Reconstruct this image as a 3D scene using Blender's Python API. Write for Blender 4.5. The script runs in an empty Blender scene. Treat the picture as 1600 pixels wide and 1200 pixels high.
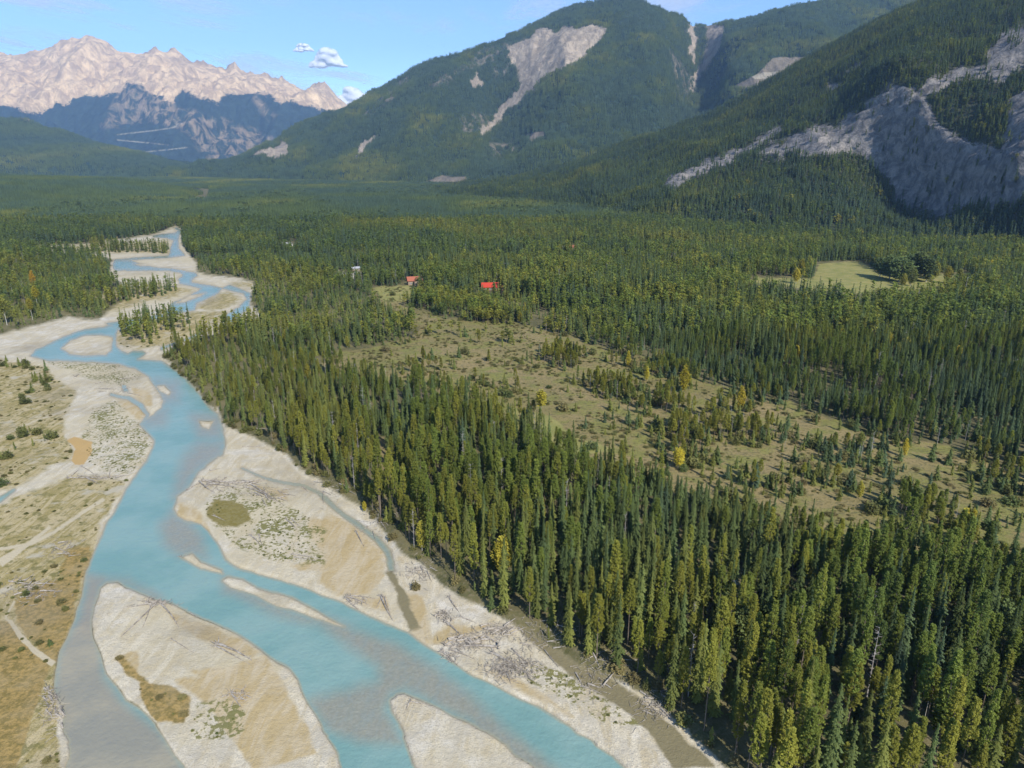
import bpy, math, random
import numpy as np
from mathutils import Vector
rng = np.random.RandomState(7); random.seed(7)
R = math.radians
scn = bpy.context.scene
C = scn.collection

# ------------------------------------------------------------------ camera
F = 1081.0; CH = 110.0; PT = R(17.9)
cam_d = bpy.data.cameras.new('camera'); cam = bpy.data.objects.new('camera', cam_d); C.objects.link(cam)
cam.location = (0, 0, CH); cam.rotation_euler = (R(90) - PT, 0, 0)
cam_d.sensor_width = 36; cam_d.lens = 36 * F / 1600; cam_d.clip_start = 1; cam_d.clip_end = 120000
scn.camera = cam
scn.render.resolution_x = 1024; scn.render.resolution_y = 768
scn.render.engine = 'CYCLES'
# ------------------------------------------------------------------ light
SUN_EL, SUN_AZ = 40.0, 150.0          # azimuth clockwise from +Y (the viewing direction)
world = bpy.data.worlds.new('World'); scn.world = world; world.use_nodes = True
wn = world.node_tree.nodes; wl = world.node_tree.links
bg = wn['Background']; sky = wn.new('ShaderNodeTexSky'); sky.sky_type = 'NISHITA'; sky.sun_disc = False
sky.sun_elevation = R(SUN_EL); sky.sun_rotation = R(SUN_AZ); sky.altitude = 2500; sky.air_density = 1.0
sky.dust_density = 0.0; sky.ozone_density = 5.0
wl.new(sky.outputs[0], bg.inputs[0]); bg.inputs[1].default_value = 0.145
sd_ = bpy.data.lights.new('sun', 'SUN'); sd_.energy = 4.4; sd_.angle = R(0.53); sd_.color = (1, .95, .87)
sun = bpy.data.objects.new('sun', sd_); C.objects.link(sun)
sv = Vector((math.cos(R(SUN_EL)) * math.sin(R(SUN_AZ)), math.cos(R(SUN_EL)) * math.cos(R(SUN_AZ)), math.sin(R(SUN_EL))))
sun.rotation_euler = sv.to_track_quat('Z', 'Y').to_euler(); sun.location = (300, -300, 600)
scn.view_settings.view_transform = 'Standard'; scn.view_settings.look = 'None'
scn.view_settings.exposure = 0.62; scn.view_settings.gamma = 1.0
scn.cycles.max_bounces = 5; scn.cycles.diffuse_bounces = 2; scn.cycles.glossy_bounces = 2
scn.cycles.transparent_max_bounces = 8; scn.cycles.volume_bounces = 1

# ------------------------------------------------------------------ maths
cP, sP = math.cos(PT), math.sin(PT)
def ray(px, py):
    a = (np.asarray(px, float) - 800) / F; b = (600 - np.asarray(py, float)) / F
    return a, cP + b * sP, -sP + b * cP
def ground(px, py, z=0.0):
    a, y, w = ray(px, py); s = (z - CH) / w
    return a * s, y * s
def at(px, py, Y):
    a, y, w = ray(px, py); s = Y / y
    return a * s, Y + 0 * a, CH + w * s
def proj(x, y, z):
    w = z - CH; f = np.maximum(y * cP - w * sP, 1e-3); u = y * sP + w * cP
    return 800 + F * x / f, 600 - F * u / f
def hsh(ix, iy, s):
    n = (ix.astype(np.int64) * 374761393 + iy.astype(np.int64) * 668265263 + s * 974634777) & 0x7fffffff
    n = ((n ^ (n >> 13)) * 1274126177) & 0x7fffffff
    n = (n ^ (n >> 16)) & 0xffff
    return n / 65535.0
def noise(x, y, s=0):
    ix = np.floor(x); iy = np.floor(y); fx = x - ix; fy = y - iy
    fx = fx * fx * (3 - 2 * fx); fy = fy * fy * (3 - 2 * fy)
    a = hsh(ix, iy, s); b = hsh(ix + 1, iy, s); c = hsh(ix, iy + 1, s); d = hsh(ix + 1, iy + 1, s)
    return (a + (b - a) * fx) * (1 - fy) + (c + (d - c) * fx) * fy
def fbm(x, y, o=4, s=0, ridged=False):
    t = 0; A = 1; n = 0
    for k in range(o):
        v = noise(x, y, s + k * 17)
        if ridged: v = 1 - abs(2 * v - 1)
        t = t + v * A; n += A; A *= .5; x = x * 2.03 + 13.1; y = y * 2.03 + 7.7
    return t / n
def sstep(a, b, x):
    t = np.clip((x - a) / (b - a), 0, 1); return t * t * (3 - 2 * t)
SDM = 16.0
def sdpoly(px, py, poly, m=SDM):
    out = np.full(px.shape, -m); P = np.array(poly, float)
    k = (px > P[:, 0].min() - m) & (px < P[:, 0].max() + m) & (py > P[:, 1].min() - m) & (py < P[:, 1].max() + m)
    if not k.any(): return out
    x = px[k]; y = py[k]; d = np.full(x.shape, 1e9); ins = np.zeros(x.shape, bool)
    for i in range(len(P)):
        x0, y0 = P[i - 1]; x1, y1 = P[i]; ex, ey = x1 - x0, y1 - y0
        L = ex * ex + ey * ey
        if L < 1e-9: continue
        t = np.clip(((x - x0) * ex + (y - y0) * ey) / L, 0, 1)
        d = np.minimum(d, (x - x0 - t * ex) ** 2 + (y - y0 - t * ey) ** 2)
        if ey != 0:
            c = ((y0 <= y) != (y1 <= y)) & (x < x0 + (y - y0) / ey * ex)
            ins ^= c
    d = np.sqrt(d); out[k] = np.clip(np.where(ins, d, -d), -m, m)
    return out
def sdunion(px, py, polys):
    o = np.full(px.shape, -SDM)
    for p in polys: o = np.maximum(o, sdpoly(px, py, p))
    return o
def z4(*a): return [(x / 3.636, 340 + y / 3.636) for x, y in a]     # crops of the photograph used for tracing
def z7(*a): return [(x / 3.81, 560 + y / 3.81) for x, y in a]
def z8(*a): return [(x / 3.81, 840 + y / 3.81) for x, y in a]
def r1(*a): return [(260 + x / 3.636, 640 + y / 3.636) for x, y in a]
def r2(*a): return [(400 + x / 3.636, 860 + y / 3.636) for x, y in a]
def z1(*a): return [(x / 2.963, 60 + y / 2.963) for x, y in a]
def z3(*a): return [(1040 + x / 2.857, 60 + y / 2.857) for x, y in a]
def band(pts, w):                                                   # a strip of width w along a line
    L = []; Rr = []
    for i, (x, y) in enumerate(pts):
        a = pts[max(i - 1, 0)]; b = pts[min(i + 1, len(pts) - 1)]
        dx, dy = b[0] - a[0], b[1] - a[1]; l = math.hypot(dx, dy) or 1
        ww = w[i] if isinstance(w, (list, tuple)) else w
        L.append((x - dy / l * ww / 2, y + dx / l * ww / 2)); Rr.append((x + dy / l * ww / 2, y - dx / l * ww / 2))
    return L + Rr[::-1]

# ------------------------------------------------------------------ plan of the valley floor
RIVER = [(97,1131),(102,1116),(96,1097),(87,1087),(88,1050),(94,1018),(105,997),(115,971),(129,932),(136,892),(142,866),(155,843),
 (168,815),(192,775),(207,749),(231,715),(241,689),(231,675),(218,662),(223,656),(241,647),(253,636),(255,626),(244,607),(231,589),
 (210,576),(184,569),(147,566),(105,564),(77,564),(47,557),(55,546),(91,530),(124,516),(165,510),(184,505),(184,515),(181,528),(183,540),(189,548),
 (200,552),(207,548),(222,548),(228,552),(217,562),(235,562),(252,563),(276,578),(297,599),(312,615),(325,633),(341,647),(345,656),(349,673),
 (351,695),(348,712),(340,714),(312,736),(293,766),(277,777),(270,794),(277,805),(298,816),(312,820),(326,832),(340,852),(351,874),(370,887),(400,897),
 (455,912),(518,933),(565,956),(603,973),(636,988),(664,1008),(691,1025),(741,1057),(840,1102),(885,1133),(980,1200),(1130,1320),(90,1330),(100,1230),(110,1160)]
BARS = [
 [(155,919),(168,911),(184,910),(199,919),(231,932),(247,940),(270,946),(291,954),(315,966),(354,983),(394,1005),(417,1021),(450,1045),(466,1063),(480,1094),
  (502,1130),(522,1170),(545,1230),(580,1330),(340,1330),(290,1200),(244,1131),(215,1105),(194,1092),(181,1071),(163,1055),(157,1024),(147,997),(144,971),(147,950),(152,929)],
 [(609,1096),(620,1085),(634,1084),(661,1094),(691,1107),(735,1131),(790,1165),(850,1210),(920,1270),(700,1270),(650,1200),(625,1131),(613,1112)],
 [(348,908),(356,900),(378,904),(400,918),(455,934),(496,955),(521,969),(540,978),(528,977),(510,971),(482,962),(436,947),(400,932),(362,918)],
 [(282,871),(301,864),(315,878),(345,890),(348,896),(315,889),(293,876)],
 [(311,657),(334,658),(326,672),(315,667)], [(244,604),(258,602),(267,612),(262,618),(250,612)],
 [(95,545),(110,532),(132,525),(157,523),(176,527),(176,538),(173,548),(165,554),(132,556),(110,553)]]
UPS = [z4((600,600),(670,590),(820,568),(930,548),(960,520),(970,490),(1040,460),(1120,420),(1140,402),(1080,388),(1020,375),(1015,350),(1040,330),(1030,312),(960,302),(760,302),(650,300),(640,270),(650,238),
   (740,243),(800,262),(870,282),(1000,293),(1110,313),(1125,330),(1085,355),(1090,370),(1190,384),(1262,400),(1240,430),(1190,455),(1115,490),(1105,528),(990,548),(860,585),(670,640)),
 z4((1262,400),(1300,380),(1345,395),(1422,430),(1418,520),(1380,538),(1362,560),(1350,600),(1288,596),(1278,558),(1350,512),(1402,462),(1385,432),(1270,405)),
 z4((640,240),(760,228),(960,216),(970,170),(985,130),(940,115),(868,112),(870,102),(925,92),(990,88),(1012,74),(985,60),(1005,55),(1036,76),(1020,95),(1012,130),(1015,175),(1052,215),(980,226),(760,240)),
 band([(250,545),(275,536),(300,527),(322,517)], [5,3,3,3]),
 band([(172,616),(200,622),(220,634),(231,647),(226,657)], [4,5,7,6,6]),
 [(189,601),(196,602),(200,612),(193,612)],
 band([(-20,790),(0,782),(25,766)], [12,9,5])]
CHAN = [band([(378,731),(400,742),(425,751),(450,755),(475,759),(497,770),(515,786),(540,806),(565,824),(590,842),(606,862),(611,892)], [2,3,4,4,4,5,6,7,8,9,12,11])]
UPBARS = [z4((990,490),(1080,440),(1170,428),(1140,445),(1050,482)), z4((755,262),(900,262),(900,278),(800,275))]
SHALLOW = [
 [(500,960),(560,985),(620,1005),(680,1045),(740,1090),(790,1135),(850,1185),(930,1260),(760,1200),(735,1131),(691,1107),(661,1090),(634,1078),(612,1085),(600,1110),(625,1160),(560,1160),(510,1140),(485,1095),(530,1080),(590,1065),(590,1040),(540,1005),(480,965)],
 [(95,1120),(97,1110),(100,1105),(103,1115)],
 [(268,800),(300,818),(318,840),(320,868),(280,868),(258,850),(252,820)],
 [(310,690),(350,690),(345,714),(310,736),(290,766),(272,780),(275,745),(290,712)],
 [(140,900),(200,905),(250,935),(200,915),(150,915),(140,990),(125,985)],
 [(245,596),(275,600),(278,625),(255,632),(240,615)], [(300,650),(345,650),(345,685),(310,685)],[(230,645),(262,640),(255,662),(225,665)],[(350,905),(440,952),(530,985),(440,962),(350,925)]]
FLOOD = [
 # right bank bar up to the forest
 [(341,640),(352,668),(380,678),(410,690),(450,715),(470,735),(500,752),(530,775),(570,800),(600,832),(625,862),(655,885),(695,920),(745,950),(805,982),(855,1008),(905,1043),(965,1070),(1015,1095),(1060,1133),(1110,1180),(1230,1290),(1230,1340),(600,1340),(300,900),(260,780),(300,700)],
 [(-900,560),(0,566),(80,560),(240,562),(262,640),(250,700),(160,860),(130,1000),(110,1340),(-900,1340)],
 z4((-900,760),(0,670),(120,640),(300,590),(400,568),(480,585),(560,585),(640,520),(700,480),(600,470),(500,455),(640,430),(700,380),(620,330),(640,240),(560,220),(400,215),(200,192),(100,182),(190,165),
    (520,150),(860,102),(920,82),(1000,50),(1040,75),(1030,150),(1065,200),(1115,260),(1120,310),(1180,332),(1320,342),(1440,370),(1450,400),(1430,430),(1425,500),(1490,570),(1500,595),
    (1400,606),(1300,612),(1280,650),(1150,690),(1000,735),(940,775),(925,800),(980,840),(900,900),(-900,830))]
VEGFLAT = [z7((-800,0),(0,10),(290,60),(330,130),(460,190),(430,260),(370,380),(390,480),(420,520),(440,600),(330,640),(150,740),(0,800),(-800,900)),        # scrubby left bank
 z7((-800,960),(0,880),(300,760),(420,700),(760,720),(720,800),(650,900),(600,1000),(560,1150),(500,1500),(450,1700),(350,1950),(340,2200),(380,2500),(-800,3000)),
 z4((665,690),(700,740),(830,745),(950,725),(1080,680),(1200,630),(1300,560),(1260,530),(1100,540),(960,560),(700,600)),
 z4((600,530),(680,530),(830,480),(1000,450),(1100,415),(1000,390),(900,380),(700,400),(500,450)),
 z4((1110,520),(1250,530),(1380,470),(1300,420),(1180,460)), z4((1320,370),(1440,370),(1440,410),(1340,390)),
 z4((400,190),(960,205),(960,130),(520,150),(200,185))]
VEGSPOT = [r1((220,560),(300,510),(420,540),(505,630),(400,690),(300,660),(230,610))]
SPECK = [r1((200,560),(300,450),(560,440),(900,700),(890,880),(600,860),(400,780),(280,660)),
 z7((560,300),(680,260),(920,460),(860,600),(780,690),(560,660),(480,500)), z8((1180,1000),(1350,960),(1480,1060),(1450,1200),(1150,1200)),
 [(830,1040),(900,1060),(1010,1130),(960,1140),(850,1080),(780,1040)],z4((280,830),(600,820),(800,900),(700,960),(480,900))]
TAN = [r1((800,620),(950,600),(1230,790),(1230,960),(1160,1060),(980,1070),(860,1000),(870,930),(700,890),(900,860),(820,740)),
 r1((60,520),(180,560),(220,680),(300,820),(360,880),(330,860),(240,740),(150,650),(50,600)),
 z8((1050,850),(1350,790),(1590,700),(1700,900),(1900,1300),(1500,1400),(1250,1000),(1100,900)), z8((720,700),(830,680),(830,830),(760,820)), z8((1000,450),(1250,520),(1400,600),(1560,690),(1500,720),(1250,620),(1050,520)),
 r2((820,240),(950,260),(1000,500),(1100,430),(1330,440),(1200,500),(960,540),(880,480)), r2((1280,680),(1500,740),(1700,870),(1800,960),(1500,800)), r2((550,280),(740,270),(760,350),(640,330)),
 z7((670,230),(800,250),(870,330),(830,370),(760,330)), z7((780,170),(900,200),(900,290),(800,250)), r1((480,420),(680,470),(690,520),(560,480)),z8((1130,790),(1380,780),(1380,860),(1200,860))]
RUST = [z8((830,860),(1000,890),(1130,960),(1110,1110),(940,1110),(840,980)), z8((720,690),(830,830),(960,900),(900,920),(760,820),(700,720)),
 z8((80,380),(300,260),(430,230),(500,200),(440,480),(340,740),(300,740),(200,620),(90,500)), z8((-300,500),(60,500),(300,780),(260,900),(180,1100),(100,1400),(-300,1500)), z8((380,100),(540,40),(500,260),(350,230))]
MUDCH = [band([(606,895),(622,925),(635,955),(648,985)], [12,16,18,20]), [(800,978),(860,1005),(930,1050),(1000,1095),(1052,1140),(1120,1200),(1050,1200),(1005,1135),(950,1098),(895,1058),(845,1020)]]
TRACK = [band(z7((0,470),(200,380),(420,300),(650,250)), 3), band(z8((30,480),(60,500),(130,600),(220,690),(320,760)), [4,6,9,9,9]), band(z8((30,480),(90,380)), 4),
 band(z8((0,160),(150,60),(300,-60)), [14,7,5]), band(z7((0,1143),(190,1110),(320,1040),(480,930),(620,840)), 5)]
PIT = [z7((425,610),(450,540),(400,490),(440,470),(550,500),(545,570),(500,640),(450,640))]
MEADOW = [[(583,453),(640,449),(662,462),(650,475),(630,480),(700,503),(760,503),(830,515),(890,528),(930,545),(1000,560),(1100,600),(1170,622),(1230,633),(1300,662),(1380,688),(1450,695),(1520,715),(1600,748),(1760,800),
  (1760,990),(1600,935),(1500,920),(1420,905),(1340,880),(1280,862),(1200,838),(1150,815),(1060,782),(1000,760),(940,735),(900,722),(860,700),(810,680),(770,660),(730,640),(690,625),(650,612),(590,598),(530,590),(500,575),(530,552),(600,546),(640,532),(655,520),(640,505),(600,492),(580,470)]]
GRASS = [[(800,640),(860,655),(900,690),(960,710),(900,722),(830,690),(790,670)],[(1280,414),(1345,411),(1372,430),(1400,436),(1512,429),(1518,442),(1430,456),(1330,462),(1280,458),(1170,446),(1180,436),(1270,438)], [(985,466),(1020,462),(1022,470),(990,474)],[(583,453),(640,449),(660,460),(640,474),(600,478)]]
CLEAR = [[(1275,412),(1345,409),(1375,428),(1400,434),(1512,427),(1525,452),(1430,476),(1330,484),(1275,478),(1165,462),(1175,435),(1270,438)],
 [(975,464),(1022,460),(1026,474),(985,477)], [(515,428),(565,424),(570,441),(530,443)], [(748,454),(790,454),(794,466),(746,466)], [(630,443),(660,439),(664,452),(632,455)],[(880,386),(908,386),(912,398),(880,398)],[(435,380),(470,380),(470,394),(435,394)]]
LOT = [[(520,431),(560,426),(565,440),(532,442)]]
TRAIL = [band([(596,690),(600,725),(606,765)], [12,15,17])]
YOUNG = [[(655,462),(760,468),(840,478),(900,498),(1000,520),(1100,545),(1300,610),(1450,650),(1620,705),(1620,765),(1500,712),(1380,688),(1300,665),(1170,625),(1060,595),(930,545),(830,515),(700,505),(640,480)],
 [(845,565),(890,552),(960,575),(1050,592),(1130,640),(1220,655),(1200,690),(1100,690),(1000,650),(930,620),(880,590)]]
ISLF = [z4((665,650),(700,600),(900,585),(1090,600),(1050,640),(900,660),(860,720),(720,720)), z4((600,520),(700,480),(820,460),(1010,440),(1000,400),(700,420),(640,480)),
 z4((520,195),(960,208),(960,180),(520,180)), z4((870,300),(930,300),(930,282),(880,282))]

def plan(px, py):
    """signed distances (photo pixels, + inside) of each zone at ground positions that project to px, py"""
    k = np.clip((py - 250) / 880, .12, 1)
    wx = px + (fbm(px / (34 * k), py / (20 * k), 3, 3) - .5) * 12 * k; wy = py + (fbm(px / (34 * k), py / (20 * k), 3, 9) - .5) * 8 * k
    wat = np.minimum(sdpoly(wx, wy, RIVER), -sdunion(wx, wy, BARS))
    wat = np.maximum(wat, np.minimum(sdunion(wx, wy, UPS), -sdunion(wx, wy, UPBARS)))
    wat = np.maximum(wat, sdunion(wx, wy, CHAN))
    return wx, wy, wat

# ------------------------------------------------------------------ mesh helpers
def mesh_np(name, co, faces, mats=(), smooth=True, attrs=None):
    me = bpy.data.meshes.new(name); co = np.asarray(co, np.float32); faces = np.asarray(faces, np.int32)
    n, k = faces.shape
    me.vertices.add(len(co)); me.vertices.foreach_set('co', co.ravel())
    me.loops.add(n * k); me.loops.foreach_set('vertex_index', faces.ravel())
    me.polygons.add(n); me.polygons.foreach_set('loop_start', np.arange(0, n * k, k, dtype=np.int32))
    me.polygons.foreach_set('use_smooth', np.full(n, smooth))
    for a, v in (attrs or {}).items():
        t = me.attributes.new(a, 'FLOAT', 'POINT'); t.data.foreach_set('value', np.asarray(v, np.float32).ravel())
    for m in mats: me.materials.append(m)
    me.update(calc_edges=True); me.validate()
    return me
def link(name, me, parent=None):
    o = bpy.data.objects.new(name, me); C.objects.link(o); o.parent = parent; return o
def tag(o, label=None, cat=None, group=None, kind=None):
    if label: o['label'] = label
    if cat: o['category'] = cat
    if group: o['group'] = group
    if kind: o['kind'] = kind
    return o
def empty(name, loc, rz=0, sc=1):
    o = bpy.data.objects.new(name, None); C.objects.link(o); o.empty_display_size = .5
    o.location = loc; o.rotation_euler = (0, 0, rz); o.scale = (sc, sc, sc) if not isinstance(sc, tuple) else sc
    return o
def gridfaces(nr, nc):
    i = np.arange((nr - 1) * nc).reshape(nr - 1, nc)[:, :-1].ravel()
    return np.stack([i, i + 1, i + nc + 1, i + nc], 1)

# ------------------------------------------------------------------ materials
class NT:
    def __init__(s, name):
        s.m = bpy.data.materials.new(name); s.m.use_nodes = True; s.n = s.m.node_tree.nodes; s.l = s.m.node_tree.links
        s.b = s.n['Principled BSDF']; s.out = s.n['Material Output']
        s.b.inputs['Specular IOR Level'].default_value = .15; s.b.inputs['Roughness'].default_value = .85
    def new(s, t, **k):
        n = s.n.new(t)
        for a, v in k.items(): setattr(n, a, v)
        return n
    def set(s, sock, v):
        if hasattr(v, 'is_output'): s.l.new(v, sock)
        elif isinstance(v, (tuple, list)) and len(v) == 3 and sock.type == 'RGBA': sock.default_value = (*v, 1)
        else: sock.default_value = v
    def attr(s, name, t='GEOMETRY'): return s.new('ShaderNodeAttribute', attribute_name=name, attribute_type=t).outputs['Fac']
    def math(s, op, a, b=0.0, c=None, clamp=False):
        n = s.new('ShaderNodeMath', operation=op, use_clamp=clamp); s.set(n.inputs[0], a); s.set(n.inputs[1], b)
        if c is not None: s.set(n.inputs[2], c)
        return n.outputs[0]
    def ramp(s, v, a, b, lo=0.0, hi=1.0):
        n = s.new('ShaderNodeMapRange', interpolation_type='SMOOTHSTEP'); s.set(n.inputs[0], v)
        for i, x in zip((1, 2, 3, 4), (a, b, lo, hi)): s.set(n.inputs[i], x)
        return n.outputs[0]
    def mix(s, f, a, b, mode='MIX'):
        n = s.new('ShaderNodeMix', data_type='RGBA', blend_type=mode); s.set(n.inputs[0], f); s.set(n.inputs[6], a); s.set(n.inputs[7], b)
        return n.outputs[2]
    def pos(s): return s.new('ShaderNodeNewGeometry').outputs['Position']
    def vec(s, v, scale=(1, 1, 1), rot=(0, 0, 0)):
        n = s.new('ShaderNodeMapping'); s.set(n.inputs[0], v); n.inputs['Scale'].default_value = scale; n.inputs['Rotation'].default_value = rot
        return n.outputs[0]
    def noise(s, v, sc, det=4.0, rough=.55, dist=0.0):
        n = s.new('ShaderNodeTexNoise'); s.set(n.inputs['Vector'], v); n.inputs['Scale'].default_value = sc
        n.inputs['Detail'].default_value = det; n.inputs['Roughness'].default_value = rough; n.inputs['Distortion'].default_value = dist
        return n.outputs['Fac']
    def vor(s, v, sc, out='Distance', feat='F1'):
        n = s.new('ShaderNodeTexVoronoi', feature=feat); s.set(n.inputs['Vector'], v); n.inputs['Scale'].default_value = sc
        return n.outputs[out]
    def bump(s, h, st, dist):
        n = s.new('ShaderNodeBump'); s.set(n.inputs['Height'], h); n.inputs['Strength'].default_value = st; n.inputs['Distance'].default_value = dist
        s.l.new(n.outputs[0], s.b.inputs['Normal']); return n
    def color(s, c): s.set(s.b.inputs['Base Color'], c)

def mat_ground():
    t = NT('ground'); p = t.pos(); A = t.attr
    n_big = t.noise(p, .018, 5); n_mid = t.noise(p, .09, 5, .6); n_fine = t.noise(p, .9, 4, .65); n_vf = t.noise(p, 3.2, 3, .6)
    stl = t.noise(t.vec(p, (.22, .05, .1), (0, 0, R(40))), 1.0, 7, .68, 1.6)        # streaks along the left bank
    strr = t.noise(t.vec(p, (.2, .05, .1), (0, 0, R(-38))), 1.0, 7, .68, 1.6)
    side = A('side'); st = t.math('ADD', t.math('MULTIPLY', stl, t.math('SUBTRACT', 1.0, side)), t.math('MULTIPLY', strr, side))
    # forest floor and meadow
    floor = t.mix(t.ramp(n_mid, .35, .65), (.075, .075, .03), (.15, .13, .06))
    floor = t.mix(t.ramp(n_fine, .45, .7), floor, (.16, .135, .075))
    mea = t.mix(t.ramp(n_big, .38, .62), (.2, .165, .063), (.25, .193, .087))
    mea = t.mix(t.ramp(n_mid, .45, .62), mea, (.185, .18, .05))
    mea = t.mix(t.ramp(t.noise(t.vec(p, (.25, .6, 1)), 1.0, 4, .6), .53, .66, 0, .6), mea, (.085, .085, .04))
    mea = t.mix(t.ramp(n_fine, .48, .66, 0, .75), mea, (.09, .085, .032))
    mea = t.mix(t.ramp(n_vf, .55, .75, 0, .35), mea, (.3, .25, .15))
    gr = t.mix(t.ramp(n_mid, .35, .65), (.2, .2, .06), (.27, .24, .085)); gr = t.mix(t.ramp(n_fine, .5, .75, 0, .6), gr, (.12, .13, .04))
    # gravel bars
    nz = t.math('MULTIPLY', t.math('SUBTRACT', n_mid, .5), 38.0)
    nzf = t.math('MULTIPLY', t.math('SUBTRACT', n_fine, .5), 5.0)
    def edge(a, w=1.5, k=1.0): return t.ramp(t.math('ADD', t.math('ADD', A(a), t.math('MULTIPLY', nz, k)), nzf), -w, w)
    gv = t.mix(t.ramp(st, .38, .62), (.54, .485, .365), (.42, .355, .23))
    gv = t.mix(t.ramp(n_mid, .5, .68, 0, .8), gv, (.58, .55, .48))
    gv = t.mix(t.ramp(n_vf, .46, .68, 0, .6), gv, (.25, .225, .185))
    gv = t.mix(t.ramp(t.vor(p, 1.3), .05, .35, .55, 0), gv, (.22, .2, .17)); gv = t.mix(t.ramp(t.noise(p, .22, 6, .7), .46, .6, 0, .7), gv, (.39, .355, .28))
    gv = t.mix(t.ramp(n_big, .42, .66, 0, .6), gv, (.43, .37, .235))
    tan = t.mix(t.ramp(st, .35, .65), (.37, .285, .145), (.43, .36, .24)); tan = t.mix(t.ramp(n_fine, .45, .75, 0, .3), tan, (.28, .21, .1))
    gv = t.mix(edge('tan', 4, .7), gv, tan)
    veg = t.mix(t.ramp(n_fine, .4, .65), (.2, .17, .075), (.11, .11, .03)); veg = t.mix(t.ramp(st, .4, .62), veg, (.24, .19, .105))
    sp = t.math('MULTIPLY', edge('speck', 3, .6), t.ramp(t.math('ADD', n_fine, t.math('MULTIPLY', n_mid, .6)), .80, .88))
    gv = t.mix(sp, gv, (.17, .16, .06))
    flat = t.mix(t.ramp(st, .42, .58), (.275, .225, .09), (.4, .33, .185)); flat = t.mix(t.ramp(t.noise(t.vec(p, (1, 1, 1)), .35, 5, .7), .5, .62, 0, .75), flat, (.125, .118, .035))
    flat = t.mix(t.ramp(n_vf, .5, .7, 0, .6), flat, (.13, .105, .045)); flat = t.mix(t.ramp(n_mid, .56, .68, 0, .75), flat, (.4, .365, .285))
    gv = t.mix(edge('vegflat', 4, .8), gv, flat)
    rust = t.mix(t.ramp(n_fine, .38, .62), (.31, .215, .075), (.17, .13, .042)); rust = t.mix(t.ramp(n_mid, .45, .68, 0, .6), rust, (.3, .235, .12))
    gv = t.mix(edge('rust', 3, .7), gv, rust)
    gv = t.mix(edge('vegspot', 2.5, .55), gv, t.mix(t.ramp(n_fine, .4, .6), (.17, .14, .04), (.2, .17, .065)))
    gv = t.mix(edge('mud', 3, .4), gv, (.185, .16, .09))
    gv = t.mix(edge('track', 1.2, .12), gv, (.43, .37, .25))
    gv = t.mix(edge('pit', 1.2, .15), gv, (.4, .27, .11))
    wet = t.ramp(A('zz'), -.1, .32, .75, 0)
    gv = t.mix(wet, gv, (.22, .19, .13))
    c = t.mix(edge('meadow', 3, .6), floor, mea); c = t.mix(edge('grass', 2, .3), c, gr)
    c = t.mix(edge('lot', 2, .2), c, (.42, .38, .3)); c = t.mix(edge('trail', 1.5, .25), c, (.2, .16, .075))
    c = t.mix(edge('flood', 3, .25), c, gv)
    t.color(c); t.b.inputs['Roughness'].default_value = .95
    t.bump(t.math('ADD', t.math('MULTIPLY', n_fine, .6), t.math('MULTIPLY', n_vf, .3)), .8, .5)
    return t.m
def mat_water():
    t = NT('glacial_water'); p = t.pos(); sh = t.attr('shallow'); d = t.attr('depth')
    n = t.noise(p, .05, 4, .6); nf = t.noise(p, 1.1, 4, .7); nf2 = t.noise(t.vec(p, (1, .5, 1), (0, 0, R(-38))), .35, 4, .7)
    deep = t.mix(t.ramp(n, .35, .65), (.145, .26, .235), (.19, .3, .27))
    s = t.ramp(t.math('ADD', sh, t.math('MULTIPLY', t.math('SUBTRACT', n, .5), 22.0)), -17, 15)
    bed = t.mix(t.ramp(nf, .42, .6), (.225, .2, .145), (.26, .235, .18)); bed = t.mix(t.ramp(nf2, .4, .7, 0, .5), bed, (.2, .225, .205))
    c = t.mix(t.math('MULTIPLY', s, .8), deep, bed)
    c = t.mix(t.ramp(t.math('ADD', t.attr('silt'), t.math('MULTIPLY', t.math('SUBTRACT', n, .5), 16.0)), -16, 14, 0, .9), c, t.mix(t.ramp(n, .4, .62), (.235, .215, .165), (.3, .26, .18)))
    c = t.mix(t.ramp(d, .0, .9, .8, 0), c, (.27, .26, .18))
    t.color(c); t.b.inputs['Roughness'].default_value = .16; t.b.inputs['Specular IOR Level'].default_value = .28
    w = t.noise(p, .8, 4, .65)
    t.bump(t.math('ADD', w, t.math('MULTIPLY', t.noise(p, .22, 3), 1.4)), .42, .4)
    return t.m
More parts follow.
